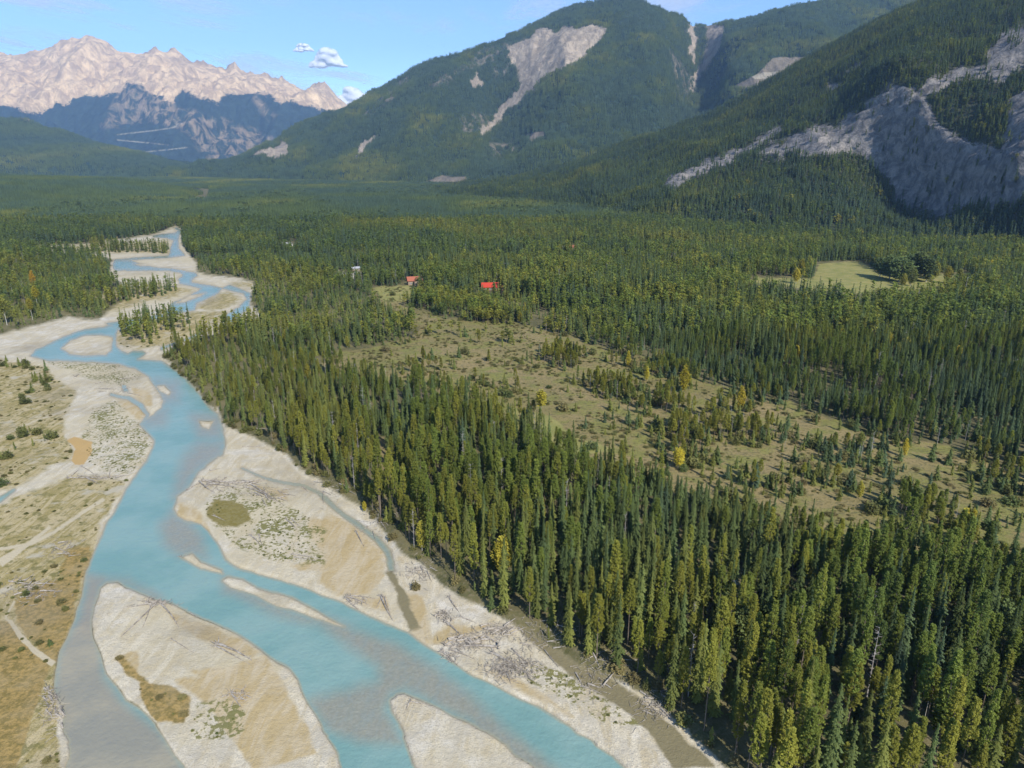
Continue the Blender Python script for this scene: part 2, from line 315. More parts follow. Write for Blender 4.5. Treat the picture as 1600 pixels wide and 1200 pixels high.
def mat_mountain(name, forest, rock_a, rock_b, sc, streak=(1, 1, .25), fleck=.5, forest2=None, rot=0, dark=None):
    t = NT(name); p = t.pos(); n1 = t.noise(p, .004 * sc, 6, .6); n2 = t.noise(p, .03 * sc, 5, .65); n3 = t.noise(t.vec(p, streak, (0, 0, rot)), .02 * sc, 6, .7, .6)
    nf = t.noise(p, .16 * sc, 4, .7)
    fo = t.mix(t.ramp(n1, .38, .62), forest, forest2 or forest); fo = t.mix(t.ramp(n2, .45, .65, 0, .55), fo, tuple(x * 1.9 for x in forest)); fo = t.mix(t.ramp(nf, .5, .7, 0, .7), fo, tuple(x * .4 for x in forest))
    ro = t.mix(t.ramp(n3, .36, .62), rock_a, rock_b); ro = t.mix(t.ramp(nf, .52, .7, 0, .6), ro, dark or tuple(x * .4 for x in rock_b))
    r = t.ramp(t.math('ADD', t.attr('rock'), t.math('ADD', t.math('MULTIPLY', t.math('SUBTRACT', n3, .5), 26.0), t.math('MULTIPLY', t.math('SUBTRACT', nf, .5), 18.0))), -3, -1)
    r2 = t.math('MULTIPLY', t.ramp(t.attr('rock2'), -6, 6, 0, .65), t.ramp(n3, .44, .62))
    r = t.math('MAXIMUM', r, r2)
    c = t.mix(r, fo, ro); c = t.mix(t.ramp(t.math('ADD', t.attr('clear'), t.math('MULTIPLY', t.math('SUBTRACT', n2, .5), 4.0)), -1, 1), c, (.19, .16, .12))
    c = t.mix(t.ramp(t.attr('road'), -.6, .6, 0, .55), c, (.45, .4, .3))
    t.color(c); t.b.inputs['Roughness'].default_value = .95
    t.bump(t.math('ADD', n3, t.math('ADD', t.math('MULTIPLY', n2, .5), t.math('MULTIPLY', nf, .25))), 1.0, 22.0 / sc)
    return t.m
def mat_leaf(name, c0, c1, c2, trans=.45, var=.5):
    """foliage: tone 0..1 runs c0 -> c1 -> c2, a property of each tree"""
    t = NT(name); tone = t.attr('tone', 'INSTANCER'); oi = t.new('ShaderNodeObjectInfo').outputs['Random']
    tc = t.new('ShaderNodeTexCoord').outputs['Object']
    n = t.noise(tc, 1.3, 3, .6)
    tt = t.math('ADD', tone, t.math('MULTIPLY', t.math('SUBTRACT', n, .5), .35), clamp=True)
    c = t.mix(t.ramp(tt, 0, .5), c0, c1); c = t.mix(t.ramp(tt, .5, 1), c, c2)
    b = t.math('ADD', 1 - var / 2, t.math('MULTIPLY', oi, var))
    hv = t.new('ShaderNodeHueSaturation'); t.set(hv.inputs['Value'], b); t.set(hv.inputs['Color'], c); c = hv.outputs[0]
    t.color(c); t.b.inputs['Roughness'].default_value = .7
    tr = t.new('ShaderNodeBsdfTranslucent'); t.l.new(c, tr.inputs[0]); mx = t.new('ShaderNodeMixShader'); mx.inputs[0].default_value = trans
    t.l.new(t.b.outputs[0], mx.inputs[1]); t.l.new(tr.outputs[0], mx.inputs[2]); t.l.new(mx.outputs[0], t.out.inputs[0])
    return t.m
def mat_plain(name, a, b, sc=4.0, rough=.85, stretch=(1, 1, 1), bump=.2, d=.03):
    t = NT(name); tc = t.new('ShaderNodeTexCoord').outputs['Object']; n = t.noise(t.vec(tc, stretch), sc, 4, .65)
    t.color(t.mix(t.ramp(n, .35, .65), a, b)); t.b.inputs['Roughness'].default_value = rough; t.bump(n, bump, d)
    return t.m

M = {}
M['ground'] = mat_ground(); M['water'] = mat_water()
M['spruce'] = mat_leaf('spruce_needles', (.105, .155, .088), (.13, .175, .06), (.23, .245, .06))
M['pine'] = mat_leaf('pine_needles', (.12, .17, .045), (.18, .225, .044), (.28, .275, .047))
M['gold'] = mat_leaf('autumn_leaves', (.12, .16, .055), (.46, .39, .045), (.62, .38, .05), .35)
M['shrub'] = mat_leaf('shrub_leaves', (.1, .13, .04), (.16, .16, .05), (.21, .175, .075), .3)
M['bark'] = mat_plain('bark', (.11, .085, .06), (.2, .165, .13), 3, .9, (1, 1, .3))
M['pale_bark'] = mat_plain('pale_bark', (.5, .48, .43), (.3, .28, .24), 2, .8, (1, 1, .4))
M['grey_bark'] = mat_plain('weathered_bark', (.26, .24, .22), (.4, .37, .34), 3, .9, (1, 1, .3))
M['drift'] = mat_plain('driftwood', (.16, .14, .115), (.36, .325, .275), 1.2, .9, (1, 1, 1))
M['roof_red'] = mat_plain('red_metal_roof', (.5, .06, .032), (.36, .045, .027), 3, .45, (1, 8, 1), .3, .02)
M['roof_rust'] = mat_plain('orange_red_roof', (.36, .13, .075), (.28, .09, .055), 3, .5, (1, 8, 1), .3, .02)
M['roof_grey'] = mat_plain('grey_roof', (.4, .4, .4), (.3, .3, .31), 3, .6, (1, 8, 1))
M['logwall'] = mat_plain('log_wall', (.12, .07, .04), (.2, .12, .07), 2, .8, (1, 1, 8))
M['white_wall'] = mat_plain('painted_wall', (.62, .6, .56), (.52, .5, .47), 2, .8)
M['tan_wall'] = mat_plain('tan_wall', (.3, .23, .16), (.22, .17, .12), 2, .8)
M['trim'] = mat_plain('white_trim', (.7, .7, .68), (.62, .62, .6), 2, .6)
M['deck'] = mat_plain('deck_boards', (.3, .2, .12), (.22, .14, .08), 3, .8, (1, 8, 1))
M['stone'] = mat_plain('chimney_stone', (.3, .28, .26), (.2, .19, .18), 2, .9)
gl = NT('window_glass'); gl.color((.03, .04, .05)); gl.b.inputs['Roughness'].default_value = .08; gl.b.inputs['Specular IOR Level'].default_value = .6; M['glass'] = gl.m
for nm_, c_ in (('car_white', (.7, .7, .7)), ('car_blue', (.05, .09, .2)), ('tyre', (.02, .02, .02))):
    g_ = NT(nm_); g_.color(c_); g_.b.inputs['Roughness'].default_value = .35; g_.b.inputs['Specular IOR Level'].default_value = .5; M[nm_] = g_.m

# ------------------------------------------------------------------ ground sheet and river
cols = np.concatenate([np.linspace(-14000, -2000, 9), np.linspace(-1500, -140, 40), np.arange(-120, 1120, 2.0), np.arange(1120, 1700, 3.0), np.linspace(1730, 3200, 40), np.linspace(4000, 15000, 9)])
rows = np.concatenate([np.array([40000., 12000, 5000, 3000, 2200, 1800, 1550]), np.arange(1420, 1180, -6.0), np.arange(1180, 620, -2.0), np.arange(620, 340, -1.25), np.arange(340, 270, -2.0), np.array([268, 264, 261, 259.5])])
PX, PY = np.meshgrid(cols, rows)
GX, GY = ground(PX, PY); GX = np.clip(GX, -15500, 15500)
wx, wy, wat = plan(PX, PY)
side = np.where(PX > np.interp(PY, [540, 600, 700, 800, 900, 1000, 1200], [60, 240, 290, 230, 190, 120, 100]), 1.0, 0.0)
def relief(x, y):
    return (fbm(x / 60, y / 60, 4, 31) - .5) * 2.2 + (fbm(x / 9, y / 9, 3, 41) - .5) * .5
fl = np.maximum(sdunion(wx, wy, FLOOD), np.maximum(sdunion(wx, wy, BARS), wat))
flm = sstep(-14, 6, fl)
mpp = np.clip(np.hypot(GX, GY) / F, .1, 3) * 1.0       # metres per photo pixel
Z = relief(GX, GY) * (1 - flm) + flm * ((fbm(GX / 25, GY / 25, 4, 51) - .5) * .7 + (fbm(GX / 4, GY / 4, 3, 61) - .5) * .14 + .3) + (1 - flm) * 1.9
bank = sstep(-5, 0, wat)
Z = Z * (1 - bank) + bank * 0.06 - .06 * sstep(-.8, .2, wat) - sstep(0, 9, wat) * 1.6 - sstep(0, 1, wat) * .12
atts = dict(side=side, flood=fl, zz=Z, tan=sdunion(wx, wy, TAN), speck=sdunion(wx, wy, SPECK), vegflat=sdunion(wx, wy, VEGFLAT), rust=sdunion(wx, wy, RUST),
    vegspot=sdunion(wx, wy, VEGSPOT), mud=sdunion(wx, wy, MUDCH), track=sdunion(PX, PY, TRACK), pit=sdunion(PX, PY, PIT), meadow=sdunion(wx, wy, MEADOW),
    grass=sdunion(PX, PY, GRASS), lot=sdunion(PX, PY, LOT), trail=sdunion(PX, PY, TRAIL))
NR, NC = PX.shape
co = np.stack([GX, GY, Z], -1).reshape(-1, 3)
fc = gridfaces(NR, NC)
atts = {k: np.asarray(v, float).ravel() for k, v in atts.items()}
me = mesh_np('ground', co, fc, [M['ground']], True, atts)
tag(link('ground', me), kind='structure')
# water surface, level, wherever the bed lies below it
wm = (wat > -3.0)
fm = gridfaces(NR, NC); keep = wm.ravel()[fm].any(1); fm = fm[keep]
used, inv = np.unique(fm.ravel(), return_inverse=True)
wc = np.stack([GX.ravel()[used], GY.ravel()[used], np.zeros(len(used))], 1)
shal = np.maximum(sdunion(PX, PY, SHALLOW).ravel()[used], np.where(sdunion(wx, wy, CHAN).ravel()[used] > -3, 3, -16))
silt = sdunion(PX, PY, [[(80,1120),(85,1070),(95,1010),(125,960),(140,905),(160,905),(150,960),(158,1030),(165,1060),(195,1100),(250,1140),(300,1220),(330,1330),(80,1330),(85,1200)]]).ravel()[used]
me = mesh_np('river_water', wc, inv.reshape(-1, 4), [M['water']], True, dict(shallow=shal, depth=-Z.ravel()[used], silt=silt))
tag(link('river_water', me), kind='structure')

# ------------------------------------------------------------------ mountains
PATCH = {}
def cubic(xs, ys, x):
    """monotone-ish smooth interpolation"""
    xs = np.array(xs, float); ys = np.array(ys, float); m = np.gradient(ys, xs)
    i = np.clip(np.searchsorted(xs, x) - 1, 0, len(xs) - 2); h = xs[i + 1] - xs[i]; t = np.clip((x - xs[i]) / h, 0, 1)
    return (2*t**3 - 3*t**2 + 1) * ys[i] + (t**3 - 2*t**2 + t) * h * m[i] + (-2*t**3 + 3*t**2) * ys[i + 1] + (t**3 - t**2) * h * m[i + 1]
def mountain(name, rows_, nu, nv, mat, amp, freq, polys, smooth=False, sharp=None, seed=0, back=(1500, -.5), ridge_amp=.3, warp=16, rock=(34, 60)):
    """rows_: list of (xs, ys_or_None, Ys); ys None means on the valley floor"""
    lo = rows_[0][0][0]; hi = rows_[0][0][-1]; U = np.linspace(lo, hi, nu); rp = []
    for k, (xs, ys, Ys) in enumerate(rows_):
        Y = cubic(xs, Ys, U)
        if ys is None:
            x = (U - 800) / F * Y * 1.02; p = np.stack([x, Y, np.full(nu, -8.0)], 1)
        else:
            last = k == len(rows_) - 1
            y = np.interp(U, xs, ys) if last else cubic(xs, ys, U)
            p = np.stack(at(U, y, Y), 1)
        rp.append(p)
    b = rp[-1].copy(); b[:, 1] += back[0] * .35; b[:, 0] *= 1 + back[0] * .35 / b[:, 1]; b[:, 2] *= .72; rp.append(b)
    b = rp[-1].copy(); b[:, 1] += back[0]; b[:, 2] = -20; rp.append(b)
    K = len(rp); rp = np.array(rp)
    nfront = K - 3
    vs = np.concatenate([np.linspace(0, nfront, nv), nfront + np.linspace(0, 2, 14)[1:]])
    out = []
    for v in vs:
        i = min(int(v), K - 2); t = v - i
        p0 = rp[max(i - 1, 0)]; p1 = rp[i]; p2 = rp[i + 1]; p3 = rp[min(i + 2, K - 1)]
        if i >= nfront: q = p1 + (p2 - p1) * t
        else:
            if i + 2 > nfront: p3 = p2 + (p2 - p1) * .6
            q = .5 * ((2 * p1) + (-p0 + p2) * t + (2*p0 - 5*p1 + 4*p2 - p3) * t*t + (-p0 + 3*p1 - 3*p2 + p3) * t**3)
        out.append(q)
    G = np.array(out)                       # rows x cols x 3
    V = (vs / nfront)[:, None] * np.ones((1, nu))
    env = sstep(0, .22, V) * np.where(V > 1, 1, 1 - (1 - ridge_amp) * sstep(.8, 1.0, V))
    X, Y = G[..., 0], G[..., 1]
    ux = X * 1.0; uy = Y * .45                 # gullies run down the slope, towards the camera
    nz = (fbm(ux / freq, uy / freq, 6, 71 + seed, True) - .5)
    n2 = (fbm(X / freq * 3, Y / freq * 3, 5, 81 + seed) - .5)
    G[..., 2] += env * amp * (nz * 1.5 + n2 * .45)
    px, py = proj(G[..., 0], G[..., 1], G[..., 2])
    # masks are read on the undisplaced slope so that they follow the traced ridges
    wk = {'rock': 1, 'rock2': 1, 'clear': .5, 'road': 0}; dx_ = (fbm(px / 22, py / 16, 4, 19) - .5) * warp; dy_ = (fbm(px / 22, py / 16, 4, 23) - .5) * warp
    at_ = {k: sdunion(px + dx_ * wk[k], py + dy_ * wk[k], polys.get(k, [])) for k in ('rock', 'rock2', 'clear', 'road')}
    rq = fbm((G[..., 0] + G[..., 1] * .5) / rock[1], (G[..., 2] + G[..., 1] * .3) / (rock[1] * .8), 5, 91, True) - .5
    G[..., 2] += sstep(-2, 8, np.maximum(at_['rock'], at_['rock2'])) * env * rock[0] * rq
    me = mesh_np(name, G.reshape(-1, 3), gridfaces(len(vs), nu), [mat], True, at_)
    o = tag(link(name, me), kind='structure')
    PATCH[name] = (G[:nv + 1], {k: v[:nv + 1] for k, v in at_.items()})
    return o

M['mt_far'] = mat_mountain('far_mountain', (.028, .045, .04), (.8, .58, .33), (.44, .31, .19), .35, (1, 1, .3), dark=(.3, .24, .19))
M['mt_mid'] = mat_mountain('mid_mountain', (.022, .04, .026), (.42, .345, .26), (.26, .215, .165), 1.0, (1, .5, .3), forest2=(.035, .052, .026))
M['mt_near'] = mat_mountain('near_slope', (.04, .05, .026), (.31, .28, .25), (.13, .125, .122), 3.0, (1, 1, 1), forest2=(.06, .06, .035), dark=(.08, .08, .085))

farx = [-400, -250, -150, -50, 0, 40, 70, 100, 140, 170, 186, 210, 232, 245, 256, 270, 285, 300, 320, 340, 358, 368, 380, 400, 425, 442, 460, 475, 500, 520, 540, 560, 620, 720]
fary = [150, 100, 125, 96, 88, 92, 78, 66, 62, 78, 88, 93, 90, 88, 94, 99, 106, 113, 116, 121, 121, 113, 122, 128, 132, 125, 135, 143, 147, 153, 166, 180, 215, 250]
n_ = len(farx); fx = np.array(farx, float)
farrock = [[(-400, 60), (-400, 220), (0, 160), (60, 175), (120, 150), (186, 141), (202, 130), (235, 143), (262, 165), (283, 135), (310, 148), (341, 158), (352, 150), (364, 144), (398, 141), (450, 155), (526, 176), (560, 185), (600, 40), (100, 20)]]
farst = [[(160, 200), (186, 140), (202, 130), (262, 150), (275, 170), (330, 180), (400, 205), (430, 213), (400, 240), (330, 260), (300, 215), (250, 190)], z1((1190, 250), (1280, 360), (1250, 390), (1170, 270))]
mountain('far_mountain_range', [
    (farx, None, np.interp(fx, [-400, 720], [8800, 9300])), (farx, np.interp(fx, [-400, 0, 250, 400, 560, 720], [235, 235, 238, 240, 240, 252]), np.interp(fx, [-400, 720], [9600, 9900])),
    (farx, np.interp(fx, [-400, 0, 100, 186, 280, 350, 450, 560, 720], [200, 165, 165, 158, 160, 175, 178, 212, 251]), np.full(n_, 10900.)),
    (farx, fary, np.full(n_, 12600.))], 520, 200, M['mt_far'], 430, 900, dict(rock=farrock, rock2=farst, road=[band(z1((540,446),(700,428),(860,405)), 2), band(z1((540,470),(700,485),(875,505),(670,526)), 2)]), back=(2400, 0), ridge_amp=.45, rock=(130, 260))
sx = [-500, -300, -150, 0, 60, 120, 190, 250, 300, 340, 420]
mountain('left_spur', [(sx, None, [4300, 4400, 4500, 4600, 4700, 4800, 4900, 5000, 5100, 5200, 5300]),
    (sx, [200, 215, 232, 245, 250, 255, 262, 268, 272, 274, 276], [4700, 4800, 4900, 5000, 5100, 5200, 5300, 5400, 5400, 5400, 5400]),
    (sx, [60, 110, 150, 188, 200, 212, 233, 252, 266, 271, 274], [5600, 5700, 5800, 5900, 6000, 6100, 6200, 6000, 5900, 5800, 5600])],
    220, 90, M['mt_mid'], 120, 700, dict(rock=[z1((100, 330), (220, 350), (210, 380), (110, 370))], rock2=[], road=[]), seed=3, back=(1200, 0))
bx = [180, 250, 310, 350, 400, 450, 500, 545, 600, 650, 680, 720, 770, 830, 900, 980, 1040, 1085, 1150, 1250, 1400, 1550]
bf = np.array(bx, float)
bbase = np.interp(bf, [180, 310, 500, 700, 950, 1550], [4600, 4300, 3700, 3300, 3000, 2900])
def gl_(c, w, a): return a * np.exp(-((bf - c) / w) ** 2)
bridge = [278, 277, 272, 255, 232, 210, 188, 170, 137, 103, 92, 82, 67, 40, 8, 0, 20, 45, 35, 5, -20, -20]
mountain('central_mountain', [
    (bx, None, bbase),
    (bx, np.interp(bf, [180, 250, 310, 400, 500, 600, 700, 850, 950, 1050, 1085, 1150, 1250, 1400, 1550], [284, 282, 280, 272, 262, 256, 252, 240, 228, 212, 214, 198, 175, 150, 130]), bbase + 420 + gl_(770, 50, 250) + gl_(1085, 30, 250) - gl_(980, 60, 100)),
    (bx, np.interp(bf, [180, 250, 310, 400, 500, 600, 700, 780, 850, 950, 1040, 1085, 1150, 1250, 1400, 1550], [280, 279, 276, 250, 222, 196, 170, 178, 148, 128, 118, 150, 112, 80, 60, 40]), bbase + 1050 + gl_(790, 50, 420) + gl_(1085, 32, 650) - gl_(970, 70, 250)),
    (bx, bridge, bbase + 1900 + gl_(860, 60, 400) + gl_(1090, 40, 500))],
    620, 330, M['mt_mid'], 170, 620, dict(
        rock=[[(796,78),(812,66),(830,62),(845,48),(868,52),(880,38),(905,50),(925,40),(948,48),(935,67),(915,85),(900,95),(870,110),(845,125),(825,145),(812,148),(815,130),(812,110),(798,100)], [(812,145),(825,140),(805,165),(778,190),(752,212),(748,208),(770,185),(792,163)],
              [(855,115),(880,95),(886,99),(862,117)], [(735,125),(750,120),(757,130),(748,138)], [(553,240),(560,228),(590,212),(570,230),(557,243)], [(395,240),(430,232),(438,220),(447,225),(445,240),(420,244)],
              z3((190,-60),(260,-60),(235,40),(220,80),(150,170),(125,235),(100,190),(160,120),(185,60)), z3((105,-60),(135,-60),(130,100),(115,100))],
        rock2=[[(720,107),(735,88),(770,72),(820,60),(780,90),(745,108)], [(660,134),(690,118),(725,108),(705,130),(672,136)], [(565,180),(600,150),(625,128),(645,122),(620,152),(580,178)], [(715,190),(740,172),(765,178),(755,200),(730,210)],
               [(768,108),(792,96),(795,120),(775,122)], [(760,230),(800,222),(812,238),(770,250)], z3((0,60),(60,90),(110,150),(125,300),(60,270))],
        clear=[z3((300,215),(420,150),(480,90),(650,80),(640,100),(540,150),(440,200),(340,225)), [(660,285),(690,275),(725,277),(730,286),(700,292)], [(820,210),(850,205),(850,215),(830,222)]],
        road=[z3((380,170),(430,152),(540,146),(480,165),(470,178),(400,182))]), seed=11, back=(1500, 0), ridge_amp=.1)
hx = [-900, -500, -250, 0, 100, 190, 240, 300, 350, 420]
mountain('left_bench', [(hx, None, [1500, 1550, 1600, 1650, 1700, 1750, 1850, 1950, 2000, 2050]),
    (hx, [270, 280, 290, 297, 299, 302, 306, 311, 318, 321], [1900, 2000, 2050, 2100, 2150, 2200, 2250, 2250, 2250, 2200]),
    (hx, [235, 255, 270, 279, 282, 285, 292, 302, 315, 320], [2500, 2600, 2600, 2650, 2650, 2600, 2550, 2500, 2400, 2300])],
    160, 60, M['mt_near'], 6, 200, dict(), seed=5, back=(700, 0))
cx_ = [430, 600, 800, 900, 1000, 1100, 1200, 1300, 1400, 1500, 1600, 1750, 1950, 2300]
CLIFF = [[(1285,240),(1300,215),(1330,180),(1370,150),(1395,135),(1425,133),(1445,150),(1455,185),(1480,205),(1500,215),(1530,225),(1560,240),(1590,240),(1605,235),(1800,220),(1900,300),(1600,310),(1570,325),(1540,330),(1500,325),(1460,333),(1425,325),(1400,312),(1390,280),(1370,260),(1340,245),(1310,240)],
 [(1035,292),(1050,275),(1090,258),(1130,245),(1170,225),(1215,203),(1224,207),(1190,227),(1150,247),(1110,264),(1070,284),(1045,294)],
 [(1190,248),(1200,232),(1230,218),(1260,203),(1295,193),(1303,205),(1300,235),(1280,240),(1260,240),(1235,240),(1225,252),(1210,245)],
 [(1455,125),(1500,110),(1540,105),(1555,60),(1600,40),(1700,20),(1700,90),(1600,100),(1578,110),(1570,125),(1520,125),(1480,135),(1450,150),(1425,140)],
 [(1582,160),(1600,130),(1625,140),(1610,240),(1562,240),(1575,200)], [(1325,105),(1345,103),(1345,108),(1325,109)], [(1295,138),(1310,135),(1312,140),(1297,142)]]
CBASE = ([430, 600, 800, 900, 1000, 1100, 1200, 1300, 1400, 1500, 1600, 1750, 1950, 2300], [2700, 2350, 1850, 1550, 1300, 1150, 1050, 980, 930, 890, 850, 800, 740, 660])
mountain('forested_slope', [
    (cx_, None, CBASE[1]),
    (cx_, [324, 314, 302, 298, 298, 296, 286, 272, 322, 332, 322, 300, 280, 250], [2790, 2500, 2050, 1850, 1600, 1450, 1370, 1330, 1230, 1080, 930, 850, 800, 740]),
    (cx_, [322, 312, 292, 278, 264, 248, 226, 190, 133, 205, 238, 200, 150, 100], [2840, 2650, 2350, 2150, 1920, 1740, 1590, 1500, 1370, 1170, 1010, 930, 880, 820]),
    (cx_, [321, 310, 286, 266, 240, 218, 185, 140, 90, 90, 80, 40, -20, -80], [2870, 2780, 2600, 2450, 2250, 2080, 1920, 1760, 1560, 1400, 1280, 1200, 1100, 1000]),
    (cx_, [320, 308, 280, 256, 216, 185, 128, 70, 18, -20, -50, -100, -180, -260], [2900, 2900, 2850, 2750, 2650, 2550, 2450, 2400, 2300, 2200, 2100, 2000, 1900, 1700])],
    560, 300, M['mt_near'], 30, 130, dict(rock=CLIFF, rock2=[[(1400,345),(1440,325),(1500,330),(1480,350),(1430,355)]]), seed=21, back=(900, 0), ridge_amp=.3, warp=24, rock=(18, 30))

# ------------------------------------------------------------------ tree shapes
class Leaves:
    def __init__(s): s.c = []
    def quads(s, q): s.c.append(np.asarray(q, float).reshape(-1, 4, 3))
    def cloud(s, cen, size, flat=.6, r=rng):
        """one small tilted leaf spray at every centre"""
        n = len(cen); a = r.rand(n) * 6.283; u = np.stack([np.cos(a), np.sin(a), (r.rand(n) - .5) * 1.2], 1)
        v = np.stack([-np.sin(a), np.cos(a), (r.rand(n) - .5) * 2 * flat + 0.0], 1)
        u /= np.linalg.norm(u, axis=1)[:, None]; v /= np.linalg.norm(v, axis=1)[:, None]
        sz = (size * (.6 + .8 * r.rand(n)))[:, None] if np.ndim(size) == 0 else (size * (.6 + .8 * r.rand(n)))[:, None]
        u = u * sz * .5; v = v * sz * (.3 + .3 * r.rand(n))[:, None]
        s.quads(np.stack([cen - u, cen - v, cen + u, cen + v], 1))
    def arr(s): return np.concatenate(s.c, 0)
def quadmesh(name, q, mats, extra=None):
    co = q.reshape(-1, 3); f = np.arange(len(co)).reshape(-1, 4)
    if extra is not None:
        q2 = extra; co = np.vstack([co, q2.reshape(-1, 3)]); f = np.vstack([f, len(q) * 4 + np.arange(len(q2) * 4).reshape(-1, 4)])
    me = mesh_np(name, co, f, mats, False)
    if extra is not None:
        mi = np.zeros(len(f), np.int32); mi[len(q):] = 1; me.polygons.foreach_set('material_index', mi)
    return me
def tubeq(pts, rad, n=6):
    """quads of a tapering tube along pts"""
    pts = np.array(pts, float); out = []; rings = []
    for i, p in enumerate(pts):
        d = pts[min(i + 1, len(pts) - 1)] - pts[max(i - 1, 0)]; d /= np.linalg.norm(d) + 1e-9
        a = np.cross(d, [0, 0, 1] if abs(d[2]) < .9 else [1, 0, 0]); a /= np.linalg.norm(a); b = np.cross(d, a)
        th = np.arange(n) / n * 2 * math.pi
        rings.append(p + rad[i] * (np.cos(th)[:, None] * a + np.sin(th)[:, None] * b))
    for A, B in zip(rings[:-1], rings[1:]):
        for k in range(n): out.append([A[k], A[(k + 1) % n], B[(k + 1) % n], B[k]])
    return np.array(out)
def branchset(r, zs, n, Lf, droop, up=0.0):
    z = np.repeat(zs, n); m = len(z); az = r.rand(m) * 6.283; L = Lf(z) * (.65 + .5 * r.rand(m)); z = z + (r.rand(m) - .5) * .35
    return z, az, L
def spruce_crown(H, Rm, r, lev, nb, seg, w, bottom=.06):
    """whorls of drooping flat boughs, narrow pointed outline"""
    Lv = Leaves(); zs = H * (bottom + (1 - bottom) * (np.linspace(0, 1, lev) ** .92)) - .1
    pr = 1 + .16 * np.sin(zs * 1.7 + r.rand() * 6) + .2 * r.randn(lev)
    prof = lambda z: Rm * np.clip((1 - z / H), 0.02, 1) ** .6 * np.interp(z, zs, pr) * np.clip(.55 + z / H * 3.0, 0, 1)
    z, az, L = branchset(r, zs, nb, prof, .4)
    d = np.stack([np.cos(az), np.sin(az)], 1); s_ = np.stack([-np.sin(az), np.cos(az)], 1)
    for k in range(seg):
        t0, t1 = k / seg, (k + 1.15) / seg
        def pt(t, off, dz):
            x = d * (L * t)[:, None] + s_ * off[:, None]
            zz = z - L * (.15 * t + .42 * t * t) + .22 * L * np.maximum(t - .75, 0) * 4 * .3 + dz
            return np.concatenate([x, zz[:, None]], 1)
        ww = w * (.7 + .6 * r.rand(len(z))) * (1.15 - .7 * t0) * np.clip(L / 1.2, .5, 1.2); tw = (r.rand(len(z)) - .5) * .3
        Lv.quads(np.stack([pt(t0, -ww * .4, -ww * .25), pt(t1, -ww * .15 + tw, 0 * ww), pt(t0 + .35 * (t1 - t0), ww * .5, -ww * .35), pt(t0, 0 * ww, .08 + 0 * ww)], 1))
        Lv.quads(np.stack([pt(t0, 0 * ww, 0 * ww), pt(t1, tw, 0 * ww), pt((t0 + t1) / 2, -ww * .6, -ww * .45), pt(t0, -ww * .3, -ww * .6)], 1))
    return Lv.arr()
def pine_crown(H, Rm, r, n, size, base=.42, cl=9):
    """upturned boughs carrying tufts; bare lower stem, soft rounded tip"""
    Lv = Leaves(); z = H * (base + (1 - base) * (np.floor(r.rand(n) ** .85 * 17) / 17 + .02 * r.rand(n))); t = (z / H - base) / (1 - base)
    L = Rm * (np.clip(1 - t, 0, 1) ** .6 * .9 + .07) * np.clip(.35 + t * 3.2, 0, 1) * (.45 + .6 * r.rand(n)); az = r.rand(n) * 6.283
    cen = np.stack([np.cos(az) * L, np.sin(az) * L, z + L * .12], 1)
    cen = np.repeat(cen, cl, 0) + r.randn(n * cl, 3) * np.array([.30, .30, .26]) * size * 1.6
    Lv.cloud(cen, size, .9, r); return Lv.arr()
def round_crown(H, Rm, r, n, size, base=.25, cl=8, top=.75):
    Lv = Leaves(); k = r.randn(n, 3); k /= np.linalg.norm(k, axis=1)[:, None]; k *= (.45 + .55 * r.rand(n) ** .5)[:, None]
    zc = H * (base + 1) / 2; zr = H * (1 - base) / 2
    wf = np.where(k[:, 2] > 0, 1 - (1 - top) * k[:, 2], 1)
    lob = 1 + .25 * np.sin(np.arctan2(k[:, 1], k[:, 0]) * 3 + r.rand() * 6) * (1 - abs(k[:, 2]))
    cen = np.stack([k[:, 0] * Rm * wf * lob, k[:, 1] * Rm * wf * lob, zc + k[:, 2] * zr], 1)
    cen = np.repeat(cen, cl, 0) + r.randn(n * cl, 3) * size * .75
    Lv.cloud(cen, size, .9, r); return Lv.arr()
def stem(H, r0, r, top=.96, n=6, lean=.012):
    zs = np.linspace(-1.2, H * top, 6); pts = [(math.sin(z * .3) * lean * 3, math.cos(z * .23) * lean * 3, z) for z in zs]
    return tubeq(pts, r0 * (1 - np.clip(zs / H, 0, 1) * .88), n)
def limbs(H, r, n, z0, z1, Lm, rad, rise=.5):
    out = []
    for i in range(n):
        z = H * (z0 + (z1 - z0) * r.rand()); a = r.rand() * 6.283; L = Lm * (.4 + .6 * r.rand()); d = np.array([math.cos(a), math.sin(a), 0])
        out.append(tubeq([np.array([0, 0, z]), np.array([0, 0, z + L * rise * .4]) + d * L * .5, np.array([0, 0, z + L * rise]) + d * L], [rad, rad * .6, rad * .15], 4))
    return np.concatenate(out)
NV = 6
def r_(k): return np.random.RandomState(1000 + k)
SH = {}     # kind -> list of (crown quads, trunk quads, nominal height)
SH['spruce'] = [(spruce_crown(20, [1.75, 2.1, 1.5, 1.9, 2.3, 1.65][i], r_(i), 48, 8, 3, .6), stem(20, .2, r_(i)), 20) for i in range(NV)]
SH['pine'] = [(pine_crown(20, [1.7, 2.1, 1.55, 1.9, 2.2, 1.6][i], r_(20 + i), 210, .29, [.35, .42, .3, .5, .38, .28][i], 20), np.concatenate([stem(20, .17, r_(i)), limbs(20, r_(i), 14, .12, .5, 1.2, .035, .1)]), 20) for i in range(NV)]
SH['sapling'] = [(spruce_crown(5, [1.15, 1.35, 1.0, 1.25][i], r_(40 + i), 20, 7, 2, .6, .02), stem(5, .09, r_(i)), 5) for i in range(4)]
SH['larch'] = [(round_crown(14, [2.1, 1.9, 2.3][i], r_(50 + i), 260, .55, .12, 8, .35), np.concatenate([stem(14, .17, r_(i)), limbs(14, r_(i), 12, .2, .8, 1.6, .05)]), 14) for i in range(3)]
